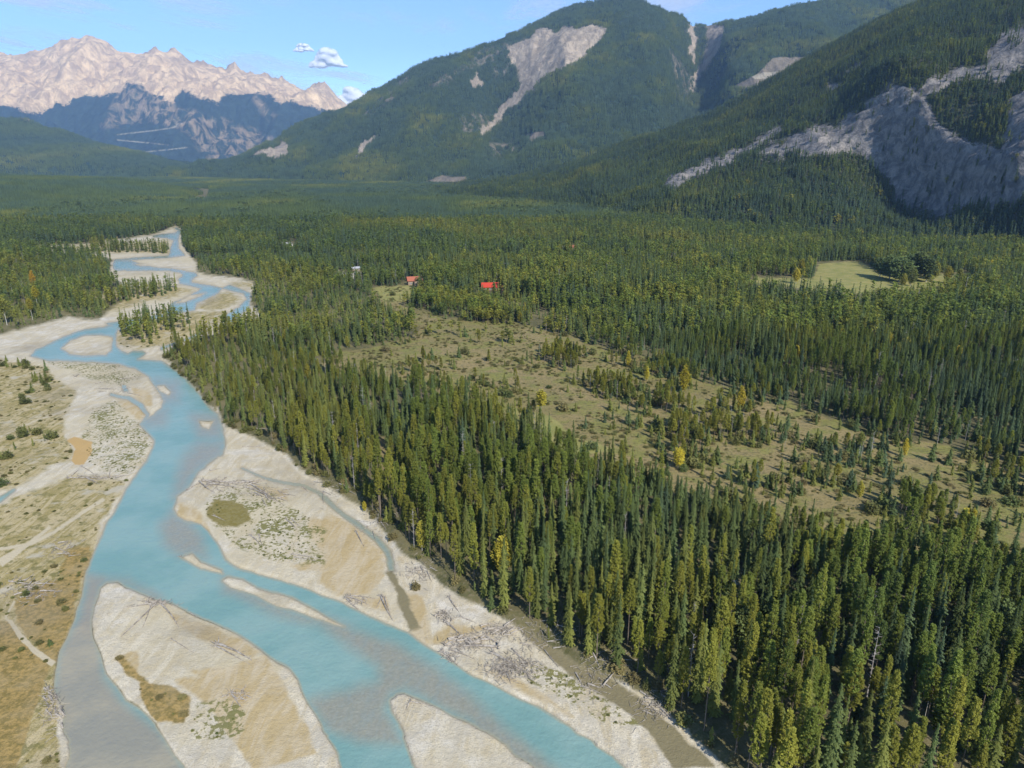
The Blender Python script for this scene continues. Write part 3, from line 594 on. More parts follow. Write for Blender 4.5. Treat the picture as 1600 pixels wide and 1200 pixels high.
SH['broadleaf'] = [(round_crown(12, [3.2, 2.6, 3.6][i], r_(60 + i), 300, .7, .15, 8, .7), np.concatenate([stem(12, .22, r_(i), .8), limbs(12, r_(i), 12, .25, .7, 2.6, .08, .8)]), 12) for i in range(3)]
SH['aspen'] = [(round_crown(16, [1.9, 1.6, 2.2][i], r_(70 + i), 150, .6, .5, 8, .6), np.concatenate([stem(16, .16, r_(i), .9), limbs(16, r_(i), 10, .4, .85, 1.5, .05, .8)]), 16) for i in range(3)]
SH['shrub'] = [(round_crown(2, [1.5, 1.2, 1.8][i], r_(80 + i), 90, .42, -.15, 6, .8), limbs(2, r_(i), 9, .02, .1, 1.3, .03, 1.2), 2) for i in range(3)]
SH['snag'] = [(limbs(15, r_(90 + i), 42, .25, .97, 1.3, .045, .25), stem(15, .15, r_(i)), 15) for i in range(3)]
LO = {}     # light versions for the far forest
LO['spruce'] = [(spruce_crown(20, [1.9, 2.3, 1.7][i], r_(100 + i), 17, 5, 1, 1.9), stem(20, .2, r_(i), .9, 4), 20) for i in range(3)]
LO['pine'] = [(pine_crown(20, [1.8, 2.2, 1.6][i], r_(110 + i), 34, 1.5, .33, 3), stem(20, .17, r_(i), .9, 4), 20) for i in range(3)]
LO['broadleaf'] = [(round_crown(12, [3.2, 2.6, 3.6][i], r_(120 + i), 60, 1.5, .1, 3, .7), stem(12, .2, r_(i), .7, 4), 12) for i in range(3)]
LO['sapling'] = [(spruce_crown(5, [1.3, 1.5, 1.1][i], r_(130 + i), 8, 5, 1, 1.1, .02), stem(5, .09, r_(i), .9, 4), 5) for i in range(3)]
def cone_tree(r, x, y, z, h, w):
    q = []; n = 6
    for (a, b, k) in ((-.35, .5, 1.0), (.3, .78, .7), (.62, 1.0, .42)):
        th = np.arange(n) / n * 6.283 + r.rand() * 6; rr = w * k * (.75 + .5 * r.rand(n)); zz = a * h + (r.rand(n) - .5) * .12 * h
        P = np.stack([x + rr * np.cos(th), y + rr * np.sin(th), z + zz], 1); T = np.array([x, y, z + b * h])
        for i in range(n): q.append([P[i], (P[i] + P[(i + 1) % n]) / 2 + [0, 0, .1 * h], T, T + [.01, 0, 0]])
    return np.array(q)
def clump(i, rad=11, n=10):
    r = r_(200 + i); return np.concatenate([cone_tree(r, *((r.rand(2) - .5) * 2 * rad), 0, 15 + 7 * r.rand(), 1.9 + .8 * r.rand()) for _ in range(n)])
CL = [clump(i) for i in range(5)]
MATS = dict(spruce=('spruce', 'bark'), pine=('pine', 'bark'), sapling=('spruce', 'bark'), larch=('gold', 'bark'), broadleaf=('gold', 'pale_bark'), aspen=('gold', 'pale_bark'), shrub=('shrub', 'bark'), snag=('grey_bark', 'grey_bark'))
def src(kind, lod, arr):
    col = bpy.data.collections.new(kind + '_shapes_' + lod)
    for i, a in enumerate(arr):
        if isinstance(a, tuple): me = quadmesh(kind, a[0], [M[MATS[kind][0]], M[MATS[kind][1]]], a[1])
        else: me = quadmesh(kind, a, [M['spruce']])
        o = bpy.data.objects.new('%s_%s_%d' % (kind, lod, i), me); col.objects.link(o)
    return col
def scatter(name, label, col, P, rot, scl, tone, nvar, cat='forest'):
    n = len(P); me = bpy.data.meshes.new(name); me.vertices.add(n); me.vertices.foreach_set('co', np.asarray(P, np.float32).ravel())
    a = me.attributes.new('rot', 'FLOAT_VECTOR', 'POINT'); v = np.zeros((n, 3), np.float32); v[:, 2] = rot; v[:, 0] = rng.randn(n) * .02; v[:, 1] = rng.randn(n) * .02; a.data.foreach_set('vector', v.ravel())
    a = me.attributes.new('scl', 'FLOAT_VECTOR', 'POINT'); a.data.foreach_set('vector', np.asarray(scl, np.float32).ravel())
    a = me.attributes.new('tone', 'FLOAT', 'POINT'); a.data.foreach_set('value', np.asarray(tone, np.float32))
    a = me.attributes.new('pick', 'INT', 'POINT'); a.data.foreach_set('value', rng.randint(0, nvar, n).astype(np.int32))
    o = link(name, me)
    g = bpy.data.node_groups.new(name, 'GeometryNodeTree'); g.interface.new_socket('Geometry', in_out='INPUT', socket_type='NodeSocketGeometry'); g.interface.new_socket('Geometry', in_out='OUTPUT', socket_type='NodeSocketGeometry')
    N = g.nodes; L = g.links; gi = N.new('NodeGroupInput'); go = N.new('NodeGroupOutput'); ip = N.new('GeometryNodeInstanceOnPoints'); ci = N.new('GeometryNodeCollectionInfo')
    ci.inputs[0].default_value = col; ci.inputs['Separate Children'].default_value = True; ci.inputs['Reset Children'].default_value = True
    def at_(nm, ty):
        k = N.new('GeometryNodeInputNamedAttribute'); k.data_type = ty; k.inputs[0].default_value = nm; return k.outputs['Attribute']
    L.new(gi.outputs[0], ip.inputs['Points']); L.new(ci.outputs[0], ip.inputs['Instance']); ip.inputs['Pick Instance'].default_value = True
    L.new(at_('pick', 'INT'), ip.inputs['Instance Index']); L.new(at_('rot', 'FLOAT_VECTOR'), ip.inputs['Rotation']); L.new(at_('scl', 'FLOAT_VECTOR'), ip.inputs['Scale'])
    L.new(ip.outputs[0], go.inputs[0]); md = o.modifiers.new('scatter', 'NODES'); md.node_group = g
    return tag(o, label, cat, None, 'stuff')

# ------------------------------------------------------------------ where the trees stand
RI = np.arange(NR)[::-1]; RV = rows[::-1]
def gz(x, y):
    """height of the ground sheet"""
    px, py = proj(x, y, 0 * x); a = np.interp(px, cols, np.arange(NC)); b = np.interp(py, RV, RI)
    a0 = np.clip(a.astype(int), 0, NC - 2); b0 = np.clip(b.astype(int), 0, NR - 2); fa = a - a0; fb = b - b0
    return (Z[b0, a0] * (1 - fa) + Z[b0, a0 + 1] * fa) * (1 - fb) + (Z[b0 + 1, a0] * (1 - fa) + Z[b0 + 1, a0 + 1] * fa) * fb
def cells(sp, y0, y1, mx=1.02, pad=30):
    """jittered grid over the ground seen by the camera between depths y0 and y1"""
    ys = np.arange(y0, y1, sp); X = []; Y = []
    for y in ys:
        w = y * .8 * mx + pad; x = np.arange(-w, w, sp); X.append(x); Y.append(np.full(len(x), y))
    X = np.concatenate(X); Y = np.concatenate(Y)
    return X + (rng.rand(len(X)) - .5) * sp * 1.1, Y + (rng.rand(len(X)) - .5) * sp * 1.1
def zone(x, y):
    px, py = proj(x, y, 0 * x); wx, wy, wat = plan(px, py)
    fl = np.maximum(sdunion(wx, wy, FLOOD), np.maximum(sdunion(wx, wy, BARS), wat)); isl = sdunion(wx, wy, ISLF)
    mea = sdunion(wx, wy, MEADOW); yo = sdunion(wx, wy, YOUNG); cl = np.maximum(sdunion(px, py, CLEAR), sdunion(px, py, TRAIL))
    return px, py, wat, fl, isl, mea, yo, cl
def tonefield(px, py, x, y):
    t = .5 + .28 * np.interp(px, [0, 300, 620, 900, 1300, 1600], [1.1, 1.3, .5, .1, -.45, -.6]) * np.interp(py, [300, 420, 520, 700, 900, 1200], [-.2, .0, .8, .9, 1.0, 1.5])
    t = t - .1 * (py < 420) + .08 + .25 * np.clip((py - 800) / 400, 0, 1)
    return t + (fbm(x / 45, y / 45, 3, 77) - .5) * .9
ALL = {k: [] for k in ('spruce', 'pine', 'sapling', 'broadleaf', 'aspen', 'larch', 'shrub', 'snag')}   # x, y, h, w, tone, px, py, tag
FAR = 820.0
x, y = cells(3.2, 92, FAR)
px, py, wat, fl, isl, mea, yo, cl = zone(x, y)
u = rng.rand(len(x)); nz = fbm(x / 22, y / 22, 3, 5); nz2 = fbm(x / 70, y / 70, 3, 6)
inf = (fl < -2) & (mea < -1) & (cl < 0)
dens = np.clip(.78 + (nz - .5) * 1.6, .35, 1.0); dens = np.where(yo > 0, np.clip(.88 + (nz - .5) * 3, .2, 1), dens)
dens = np.where(py > 780, np.clip(dens * 1.3, 0, 1), dens); dens = np.where(fl > -9, dens * .75, dens)
forest = inf & (u < dens)
mdens = np.where(yo > 0, np.clip((nz - .36) * 6, 0.05, .95), np.clip((nz - .48) * 2.4, 0, .45) + .02)
mdens = np.where((px > 560) & (py < 590) & (yo < 0), mdens * .35, mdens)
mdens = np.where((px > 940) & (yo < 0), np.clip((nz - .4) * 4.5, 0, .8) + .12, mdens)
msap = (mea > -1) & (cl < -1) & (u < mdens)
isf = (isl > 0) & (wat < -1) & (u < .35)
tone = tonefield(px, py, x, y) + rng.randn(len(x)) * .16
h = 13.6 + 8 * (nz2 - .5) * 2 + rng.randn(len(x)) * 3.2
h = h + np.interp(py, [600, 1000], [0, 2.5]) + np.where((px < 640) & (py < 800), -4.5, 0)
edge_ = np.clip((-mea) / 14, 0, 1); h = np.where(py > 600, h * (.62 + .38 * edge_), h)
h = np.where(yo > 0, 6 + 9 * nz + rng.randn(len(x)) * 1.6, h)
h = np.where((fl > -7) & (rng.rand(len(x)) < .45), h * .45, h)
under = rng.rand(len(x)) < .2; h = np.where(under, h * .5, h); h = np.clip(h, 3, 27)
pinef = np.clip(.5 + (fbm(x / 30, y / 30, 2, 15) - .5) * 2 + (tone - .5) * .6, .05, .95); pn = rng.rand(len(x)) < pinef
yellow = rng.rand(len(x)) < np.clip((fbm(x / 55, y / 55, 3, 25) - .6) * .35, 0.0, .08) + .002
dead = rng.rand(len(x)) < np.where((px < 640) & (py < 760), .05, .02)
zz = gz(x, y)
def put(kind, m, hh, ww, tn, note=''):
    for i in np.nonzero(m)[0]: ALL[kind].append((x[i], y[i], zz[i], hh[i], ww[i], tn[i], px[i], py[i], note))
wv = .74 + .3 * rng.rand(len(x))
put('snag', forest & dead & (h > 10), h * .9, wv, tone)
put('broadleaf', forest & yellow & ~dead, np.clip(h * .65, 5, 12), wv * .8, np.clip(.12 + .2 * rng.randn(len(x)), 0, .9))
put('spruce', forest & ~dead & ~yellow & ~pn & (h >= 9), h, wv, tone); put('pine', forest & ~dead & ~yellow & pn & (h >= 9), h, wv, tone)
put('sapling', forest & ~dead & ~yellow & (h < 9), h, wv, tone)
hm = np.where(yo > 0, 4.5 + 7 * nz + rng.randn(len(x)), 2 + 5.5 * rng.rand(len(x)) ** 1.6 + 3 * np.clip(nz - .6, 0, 1) * 10); hm = np.clip(hm, 1.2, 11)
sh_ = rng.rand(len(x))
put('sapling', msap & (sh_ > .16) & (hm < 7.5), hm, wv * 1.2, tone - .1 + .6 * (rng.rand(len(x)) < .5)); put('pine', msap & (sh_ > .16) & (hm >= 7.5), hm, wv * 1.2, tone + .35)
put('shrub', msap & (sh_ <= .13), 1.5 + 2.2 * rng.rand(len(x)), wv, rng.rand(len(x))); put('snag', msap & (sh_ > .13) & (sh_ <= .16), hm, wv, tone)
put('spruce', isf & pn, 12 + 5 * rng.rand(len(x)), wv, tone - .1); put('pine', isf & ~pn, 10 + 4 * rng.rand(len(x)), wv, tone)
# scrub on the left bank and river islands
vg = sdunion(px, py, [z7((-800,0),(0,10),(250,50),(330,180),(300,260),(0,300),(-800,300)), z7((60,450),(330,400),(350,470),(200,560),(50,560)), z7((-100,560),(60,560),(80,660),(0,800),(-100,700))])
scr = (vg > 0) & (wat < -2) & (rng.rand(len(x)) < np.clip((nz - .38) * 2.2, .02, .5))
put('shrub', scr & (u < .6), 1.2 + 2.2 * rng.rand(len(x)), wv * 1.1, rng.rand(len(x)) * .6); put('sapling', scr & (u >= .6), 2.5 + 3.5 * rng.rand(len(x)), wv * 1.2, .7 + .3 * rng.rand(len(x)))
v2 = sdunion(px, py, [z4((665,690),(700,740),(830,745),(950,725),(1080,680),(1200,630),(1300,560),(1260,530),(1100,540),(700,600)), z8((-300,400),(60,400),(300,150),(560,60),(520,200),(440,450),(350,700),(200,640),(100,500))])
scr = (v2 > 0) & (wat < -2) & (rng.rand(len(x)) < .05)
put('shrub', scr, .6 + 1.1 * rng.rand(len(x)), wv, rng.rand(len(x)))
# undergrowth along the forest margin on the river side
mg = (fl < 0) & (fl > -14) & (px > 255) & (py > 540) & (rng.rand(len(x)) < .6)
put('shrub', mg, .8 + 1.6 * rng.rand(len(x)), wv, .3 + .7 * rng.rand(len(x)))
# trees singled out in the photograph: kind, base px, base py, height in photo px, width factor, tone
MARK = [('larch', 1068, 619, 45, 1.0, .5, 'tall golden orange larch standing at the far edge of the meadow, left of the deeper orange one'),
 ('larch', 1155, 650, 43, .9, .62, 'deep orange larch among young green pines at the near side of the clearing, right of the taller golden one'),
 ('broadleaf', 1059, 738, 34, .75, .5, 'small round bright yellow tree alone in the middle of the meadow'),
 ('aspen', 845, 662, 48, 1.3, .35, 'bright yellow green aspen at the left edge of the meadow beside dark conifers'),
 ('larch', 981, 578, 26, .9, .45, 'pale yellow larch between green pines in the upper meadow'),
 ('larch', 1010, 600, 24, .9, .4, 'short yellow green larch near the orange larch'),
 ('aspen', 1497, 855, 52, .8, .45, 'slim yellow aspen on the near edge of the meadow by the lower right forest'),
 ('aspen', 1511, 850, 46, .7, .42, 'pale yellow thin aspen right beside the taller one at the meadow edge'),
 ('larch', 1411, 722, 32, .7, .6, 'thin yellow orange larch in the right part of the meadow'),
 ('snag', 1358, 725, 46, 1.3, .5, 'bare white dead tree standing in the right part of the meadow'),
 ('aspen', 1340, 722, 40, 1.0, .15, 'pale green aspen with a white stem left of the bare white tree'),
 ('spruce', 1178, 770, 42, 1.4, .0, 'blue grey spruce standing apart at the near edge of the meadow'),
 ('aspen', 1303, 770, 38, .9, .3, 'yellow green slim tree in the meadow below the white snag'),
 ('larch', 1340, 790, 30, 1, .3, 'low yellow green larch at the near edge of the clearing'),
 ('larch', 820, 500, 22, .7, .5, 'narrow yellow larch by the upper end of the meadow near the red roofed houses'),
 ('larch', 856, 512, 14, .9, .55, 'small orange yellow larch at the far meadow edge'),
 ('aspen', 12, 512, 42, 1.2, .2, 'tall pale stemmed aspen at the left frame edge above the cut bank'),
 ('aspen', 62, 492, 40, .9, .4, 'yellow topped aspen with bare stem in the forest left of the river'),
 ('aspen', 52, 503, 34, .9, .35, 'lower yellow aspen in front of the forest left of the river'),
 ('larch', 54, 452, 26, .8, .85, 'rust orange larch in the forest left of the river'),
 ('sapling', 72, 580, 18, 1, .5, 'lone dark spruce on the left bank beside the gravel'),
 ('sapling', 79, 1010, 12, 1.6, .6, 'small green bush spruce on the grey gravel patch of the left bank'),
 ('shrub', 650, 922, 10, .9, 1.0, 'rust orange bush on the sand bar by the muddy side channel'),
 ('broadleaf', 570, 802, 18, .6, .45, 'yellow bush at the forest foot above the side channel'),
 ('broadleaf', 660, 870, 50, .55, .3, 'yellow leafed tree at the edge of the forest above the gravel bar'),
 ('broadleaf', 932, 1006, 22, .6, .45, 'yellow bush at the foot of pines on the river side'),
 ('snag', 1240, 545, 36, 1.2, .5, 'pale bare tree in the dark forest on the right'), ('snag', 1410, 560, 40, 1.4, .5, 'grey bare tree in dark spruce forest right of the clearing'),
 ('aspen', 1422, 985, 64, .9, .4, 'yellow topped dead stemmed aspen in the lower right forest'), ('snag', 1446, 1010, 54, 1.2, .5, 'white broken snag in the lower right forest'),
 ('aspen', 1443, 1130, 64, .7, .3, 'thin white stemmed aspen at the bottom right'),
 ('snag', 1088, 468, 26, 1, .5, 'pale dead tree by the small grass clearing'), ('larch', 1222, 432, 22, 1, .3, 'lime green larch left of the far field')]
for i, (dx, hh, tn, ww) in enumerate([(0, 30, .05, 1.2), (15, 36, .0, 1.3), (30, 38, .02, 1.4), (44, 34, .0, 1.3), (58, 40, .06, 1.4), (72, 36, .02, 1.2), (36, 26, .1, 1.2), (84, 28, .2, 1.0)]):
    MARK.append(('broadleaf', 1374 + dx, 436 + (i % 3) * 4, hh, ww, tn, None))
for i, (qx, qy) in enumerate([(1236, 430), (1250, 436), (1262, 428), (1243, 446), (1410, 452), (1422, 450), (1478, 446), (1496, 448), (1545, 432), (1580, 436), (1568, 452), (1100, 425), (1060, 432)]):
    MARK.append(('broadleaf', qx, qy, 20 + (i * 7) % 9, .8, [.12, .3, .2, .45, .25][i % 5], None))
for m in MARK:
    gx, gy = ground(m[1], m[2]); hh = m[3] * float(np.hypot(gy, CH)) / F / .97
    ALL[m[0]].append((float(gx), float(gy), float(gz(np.array([gx]), np.array([gy]))[0]), hh, m[4], m[5], m[1], m[2], m[6] or 'MARK'))

# ---- the trees that show largest become things of their own, the others forest
PLACES = [(300, 600, 'on the right bank opposite the upper gravel bar'), (380, 660, 'above the narrow start of the right gravel bar'), (470, 720, 'beside the thin blue side channel'), (560, 790, 'above the bend of the side channel'),
 (640, 860, 'by the pool at the end of the side channel'), (720, 930, 'above the sand flat with driftwood'), (800, 980, 'behind the big driftwood pile on the right bank'), (880, 1030, 'along the muddy side channel'), (960, 1080, 'on the eroded bank by the bottom centre'),
 (1050, 1130, 'at the bottom edge right of the river'), (1150, 1130, 'at the bottom edge in the near forest'), (1250, 1130, 'at the bottom edge below the dense stand'), (1350, 1130, 'at the bottom edge right of the middle of the forest'), (1450, 1130, 'by the thin white stemmed aspen at the bottom'), (1560, 1130, 'in the bottom right corner'),
 (1580, 1030, 'on the right frame edge above the corner'), (1480, 1030, 'near the white broken snag'), (1380, 1030, 'in the near forest left of the snag'), (1280, 1030, 'in the near forest among tall crowns'), (1180, 1030, 'in the near forest inland of the muddy channel'), (1080, 1030, 'in the near forest close behind the eroded bank'), (980, 1000, 'one row behind the river bank trees'),
 (900, 940, 'inland of the big driftwood pile'), (1000, 930, 'in the dense stand between river and meadow'), (1100, 940, 'in the middle of the near forest'), (1200, 940, 'in the near forest below the meadow'), (1300, 940, 'below the near corner of the meadow'), (1400, 940, 'by the yellow topped aspen'), (1500, 930, 'below the two slim yellow aspens'), (1590, 930, 'at the right frame edge below the meadow'),
 (800, 860, 'behind the pool and the yellow leafed tree'), (900, 840, 'in the dense stand between the bar and the meadow'), (1020, 840, 'at the upper middle of the near forest'), (1140, 850, 'close to the near edge of the meadow'), (1280, 870, 'at the near edge of the meadow'), (1450, 880, 'at the meadow edge on the right'), (700, 780, 'halfway up the riverside forest'), (600, 700, 'beside the narrow trail cut through the forest'),
 (820, 740, 'below the yellow green aspen'), (950, 770, 'near the left tip of the meadow'), (450, 620, 'in the olive riverside forest'), (600, 600, 'below the upper meadow'), (760, 570, 'in the open upper meadow'), (900, 600, 'in the middle of the upper meadow'), (1000, 640, 'left of the golden larch'), (1120, 650, 'between the two orange larches'), (1230, 660, 'right of the deep orange larch'), (1080, 720, 'by the small round yellow tree'),
 (1200, 740, 'in the brown middle of the meadow'), (1320, 730, 'by the bare white tree'), (1420, 760, 'in the right part of the meadow'), (1540, 800, 'at the right end of the meadow'), (1400, 650, 'along the dark forest front on the right'), (1550, 700, 'at the right frame edge by the meadow'), (1250, 600, 'in front of the dark spruce wall'), (1050, 560, 'in the belt of young trees above the meadow'), (850, 500, 'near the red roofed house'), (700, 490, 'at the top of the meadow'),
 (30, 600, 'on the scrubby left bank near the gravel'), (30, 640, 'on the scrubby left bank below the first bushes'), (60, 690, 'on the left bank above the ochre pit'), (20, 740, 'at the left frame edge of the bank'), (60, 900, 'on the rusty brown left bank'), (60, 1000, 'beside the pale track on the left bank'), (240, 520, 'on the brushy river island'), (220, 455, 'on the upper wooded island'), (180, 380, 'on the far wooded bar'),
 (60, 450, 'in the forest left of the river'), (1400, 420, 'by the far green field'), (340, 560, 'at the upper corner of the riverside forest'), (110, 560, 'on the left gravel shore')]
CN = dict(spruce='spruce', pine='pine', sapling='young conifer', broadleaf='leafy tree', aspen='aspen', larch='larch', shrub='shrub', snag='dead tree')
def describe(kind, t):
    h, tn = t[3], t[5]
    if kind in ('spruce', 'pine'): size = 'very tall' if h > 23.5 else 'tall' if h > 20 else 'middle sized' if h > 15 else 'short'
    elif kind == 'sapling': size = 'knee high' if h < 1.3 else 'small' if h < 3.5 else 'young' if h < 6 else 'half grown'
    elif kind == 'shrub': size = 'low' if h < 1.4 else 'spreading' if h < 2.4 else 'high'
    else: size = 'tall' if h > 12 else 'slim'
    if kind in ('spruce', 'sapling'): col = 'blue green' if tn < .22 else 'dark green' if tn < .6 else 'mid green' if tn < .9 else 'olive'
    elif kind == 'pine': col = 'dark green' if tn < .35 else 'mid green' if tn < .65 else 'olive green' if tn < .95 else 'yellow olive'
    elif kind == 'snag': col = 'bare grey'
    elif kind == 'shrub': col = 'green' if tn < .4 else 'yellow green' if tn < .75 else 'rusty brown'
    else: col = 'green' if tn < .15 else 'yellow green' if tn < .45 else 'yellow'
    if kind in ('spruce', 'pine'): shape = 'narrow' if t[4] < .84 else 'full' if t[4] > .96 else 'even'
    else: shape = ''
    pl = min(PLACES, key=lambda p: (p[0] - t[6]) ** 2 + (1.6 * (p[1] - t[7])) ** 2)[2]
    nm = {'spruce': 'spruce', 'pine': 'pine', 'sapling': 'conifer', 'snag': 'dead tree', 'shrub': 'shrub', 'broadleaf': 'broad crowned tree', 'aspen': 'aspen', 'larch': 'larch'}[kind]
    for shp in (shape, ''):
        lb = ' '.join(w for w in (size, shp, col, nm, pl) if w)
        if len(lb.split()) <= 16: break
    return ' '.join(lb.split()[:16])
TREEMESH = {}
def tree_parts(kind, i):
    if (kind, i) not in TREEMESH:
        cr, tr, H = SH[kind][i]; a, b = MATS[kind]
        TREEMESH[kind, i] = (quadmesh('crown', cr, [M[a]]), quadmesh('trunk', tr, [M[b]]), H)
    return TREEMESH[kind, i]
NAME = dict(spruce='spruce_tree', pine='pine_tree', sapling='young_conifer', broadleaf='broadleaf_tree', aspen='aspen_tree', larch='larch_tree', shrub='shrub', snag='dead_tree')
GROUP = dict(spruce='spruces standing in the near forest', pine='pines standing in the near forest', sapling='young conifers on the meadow and banks', broadleaf='leafy trees among the conifers', aspen='aspens with pale stems', larch='larches in autumn colour', shrub='shrubs on banks and meadow', snag='dead bare trees')
used_labels = {}
def plant(kind, t, k):
    i = k % len(SH[kind]); cm, tm, H = tree_parts(kind, i); s = t[3] / H
    w = s * t[4] * (1.0 if kind not in ('spruce', 'pine') else (H / max(t[3], 7)) ** .5)
    e = empty(NAME[kind], (t[0], t[1], t[2] - .1), rng.rand() * 6.283, (w, w, s))
    c = link('branches' if kind == 'snag' else 'crown', cm, e); c['tone'] = float(np.clip(t[5], 0, 1)); link('trunk', tm, e)
    lab = describe(kind, t) if (not t[8] or t[8] == 'MARK') else ' '.join(t[8].replace(' the photo', '').split()[:16])
    used_labels.setdefault(lab, []).append((e, t)); tag(e, lab, CN[kind], GROUP[kind])
COUNTS = dict(spruce=300, pine=300, sapling=290, broadleaf=120, aspen=60, larch=60, shrub=280, snag=110)
REST = {}
for kind, lst in ALL.items():
    def vis(t):
        big = t[3] / math.hypot(t[1], CH)
        inside = -10 < t[6] < 1610 and t[7] < 1200 + 40 * (t[3] > 8) and t[7] > 0
        return (1 if t[8] else 0, 1 if inside else 0, big)
    lst.sort(key=vis, reverse=True)
    top = [t for t in lst[:COUNTS[kind]] if vis(t)[1]]; REST[kind] = lst[len(top):]
    for k, t in enumerate(top): plant(kind, t, k)
# look-alikes in one place: single them out by their order along the place
ORD = 'first second third fourth fifth sixth seventh eighth ninth tenth eleventh twelfth thirteenth fourteenth fifteenth sixteenth seventeenth eighteenth nineteenth twentieth'.split(); ORD += ['twenty-' + w for w in ORD[:9]] + ['thirtieth'] + ['thirty-' + w for w in ORD[:9]] + ['fortieth']
for lab, es in used_labels.items():
    if len(es) < 2: continue
    es.sort(key=lambda q: q[1][6]); n = len(es)
    for i, (e, t) in enumerate(es):
        wds = 'leftmost' if i == 0 else 'rightmost' if i == n - 1 else ORD[min(i, 39)] + ' from left'
        b = lab.split(); e['label'] = ' '.join(b[:16 - len(wds.split())]) + ', ' + wds
LBL = dict(spruce='dense spruce forest filling the valley behind the nearest trees', pine='pine forest filling the valley behind the nearest trees', sapling='belt of young conifers around the brown meadow', broadleaf='scattered yellow green leafy trees through the valley forest', shrub='low brush along the banks and meadow', snag='grey dead stems scattered through the forest')
SRCN = {}
for kind, lst in REST.items():
    if not lst: continue
    T = np.array([t[:8] for t in lst], float); near = np.hypot(T[:, 1], CH) < 430
    lo = LO.get(kind, SH[kind]);
    for sel, arr, lod in ((near, SH[kind], 'fine'), (~near, lo, 'light')):
        if not sel.any(): continue
        if (kind, lod) not in SRCN: SRCN[kind, lod] = src(kind, lod, arr)
        q = T[sel]; H = arr[0][2]; s = q[:, 3] / H; w = s * q[:, 4]
        if kind in ('spruce', 'pine'): w = w * (H / np.maximum(q[:, 3], 7)) ** .5
        P = q[:, :3].copy(); P[:, 2] -= .1
        scatter({'spruce': 'spruce_forest', 'pine': 'pine_forest', 'sapling': 'young_forest', 'snag': 'dead_stems', 'shrub': 'brush'}.get(kind, kind + '_grove'), LBL.get(kind, GROUP[kind]) + (' close to the river' if lod == 'fine' else ' farther off'), SRCN[kind, lod],
            P, rng.rand(len(q)) * 6.283, np.stack([w, w, s], 1), np.clip(q[:, 5], 0, 1), len(arr))
# ---- slopes and far valley
def sample_patch(name, area_per, faces_only=True, lim=None):
    G, A = PATCH[name]; a = G[:-1, :-1]; b = G[:-1, 1:]; c = G[1:, :-1]; d = G[1:, 1:]
    n = np.cross(b - a, c - a); ar = np.linalg.norm(n, axis=2); n = n / (ar[..., None] + 1e-9)
    cen = (a + d) / 2; view = np.array([0, 0, CH]) - cen; px, py = proj(cen[..., 0], cen[..., 1], cen[..., 2])
    ok = (px > -50) & (px < 1650) & ((n * view).sum(2) > -.15 * np.linalg.norm(view, axis=2)) & (cen[..., 2] > -3)
    ex = ar * ok / area_per; cnt = np.floor(ex + rng.rand(*ex.shape)).astype(int)
    idx = np.repeat(np.arange(cnt.size), cnt.ravel()); u_ = rng.rand(len(idx))[:, None]; v_ = rng.rand(len(idx))[:, None]
    f = lambda q: q.reshape(-1, 3)[idx]
    P = (f(a) * (1 - u_) + f(b) * u_) * (1 - v_) + (f(c) * (1 - u_) + f(d) * u_) * v_
    at2 = {k: v[:-1, :-1].ravel()[idx] for k, v in A.items()}; nn = n.reshape(-1, 3)[idx]
    return P, at2, nn
if 'clump' not in SRCN:
    SRCN['clump'] = src('tree_clump', 'far', CL); SRCN['lspruce'] = SRCN.get(('spruce', 'light')) or src('spruce', 'light', LO['spruce'])
P, A, nn = sample_patch('forested_slope', 27)
rk = np.maximum(A['rock'], A['rock2'] - 3); k = rng.rand(len(P)) < np.where(rk > -3 + 22 * (fbm(P[:, 0] / 30, P[:, 1] / 30 + P[:, 2] / 20, 3, 8) - .5), np.where(nn[:, 2] > .72, .09, .03), .62 + .5 * (fbm(P[:, 0] / 50, P[:, 1] / 50, 3, 12) - .3))
P = P[k]; nn = nn[k]; px, py = proj(P[:, 0], P[:, 1], P[:, 2]); tn = np.clip(.28 + (fbm(P[:, 0] / 120, P[:, 1] / 120, 3, 14) - .5) * 1.7 + rng.randn(len(P)) * .12, 0, 1)
s = (13 + 4.5 * rng.randn(len(P)).clip(-2, 2) * .6 + 3 * (py > 300)) / 20; isp = rng.rand(len(P)) < .8
scatter('slope_forest', 'dark conifer forest covering the slope around the grey cliff', SRCN['lspruce'], P[isp], rng.rand(isp.sum()) * 6.3, np.stack([s * 1.25, s * 1.25, s], 1)[isp], tn[isp], 3)
scatter('slope_forest', 'lighter pines mixed through the forest on the cliff slope', SRCN['pine', 'light'], P[~isp], rng.rand((~isp).sum()) * 6.3, np.stack([s * 1.2, s * 1.2, s * .9], 1)[~isp], tn[~isp] + .1, 3)
k = rng.rand(len(P)) < np.where((py > 290) & (py < 400) & (px > 1050), .03, .004)
scatter('slope_grove', 'pale leafy trees among conifers at the foot of the cliff slope', SRCN['broadleaf', 'light'], P[k], rng.rand(k.sum()) * 6.3, np.stack([s * 1.4] * 3, 1)[k], np.clip(rng.rand(k.sum()) * .3, 0, 1), 3)
P, A, nn = sample_patch('central_mountain', 300); k = (A['rock'] < -1.5) & (A['clear'] < -1) & ((A['rock2'] < -2) | (rng.rand(len(P)) < .3)) & (rng.rand(len(P)) < .92 * sstep(.25, .42, nn[:, 2] + 0 * P[:, 0])); P = P[k]
s = .75 + .3 * rng.rand(len(P)) - .25 * sstep(600, 1200, P[:, 2])
scatter('mountain_forest', 'blue green conifer forest on the central mountain', SRCN['clump'], P, rng.rand(len(P)) * 6.3, np.stack([s * 1.15, s * 1.15, s], 1), np.clip(.24 + (fbm(P[:, 0] / 260, P[:, 2] / 110, 4, 33) - .5) * 2.6 + .1 * rng.randn(len(P)), 0, 1), 5)
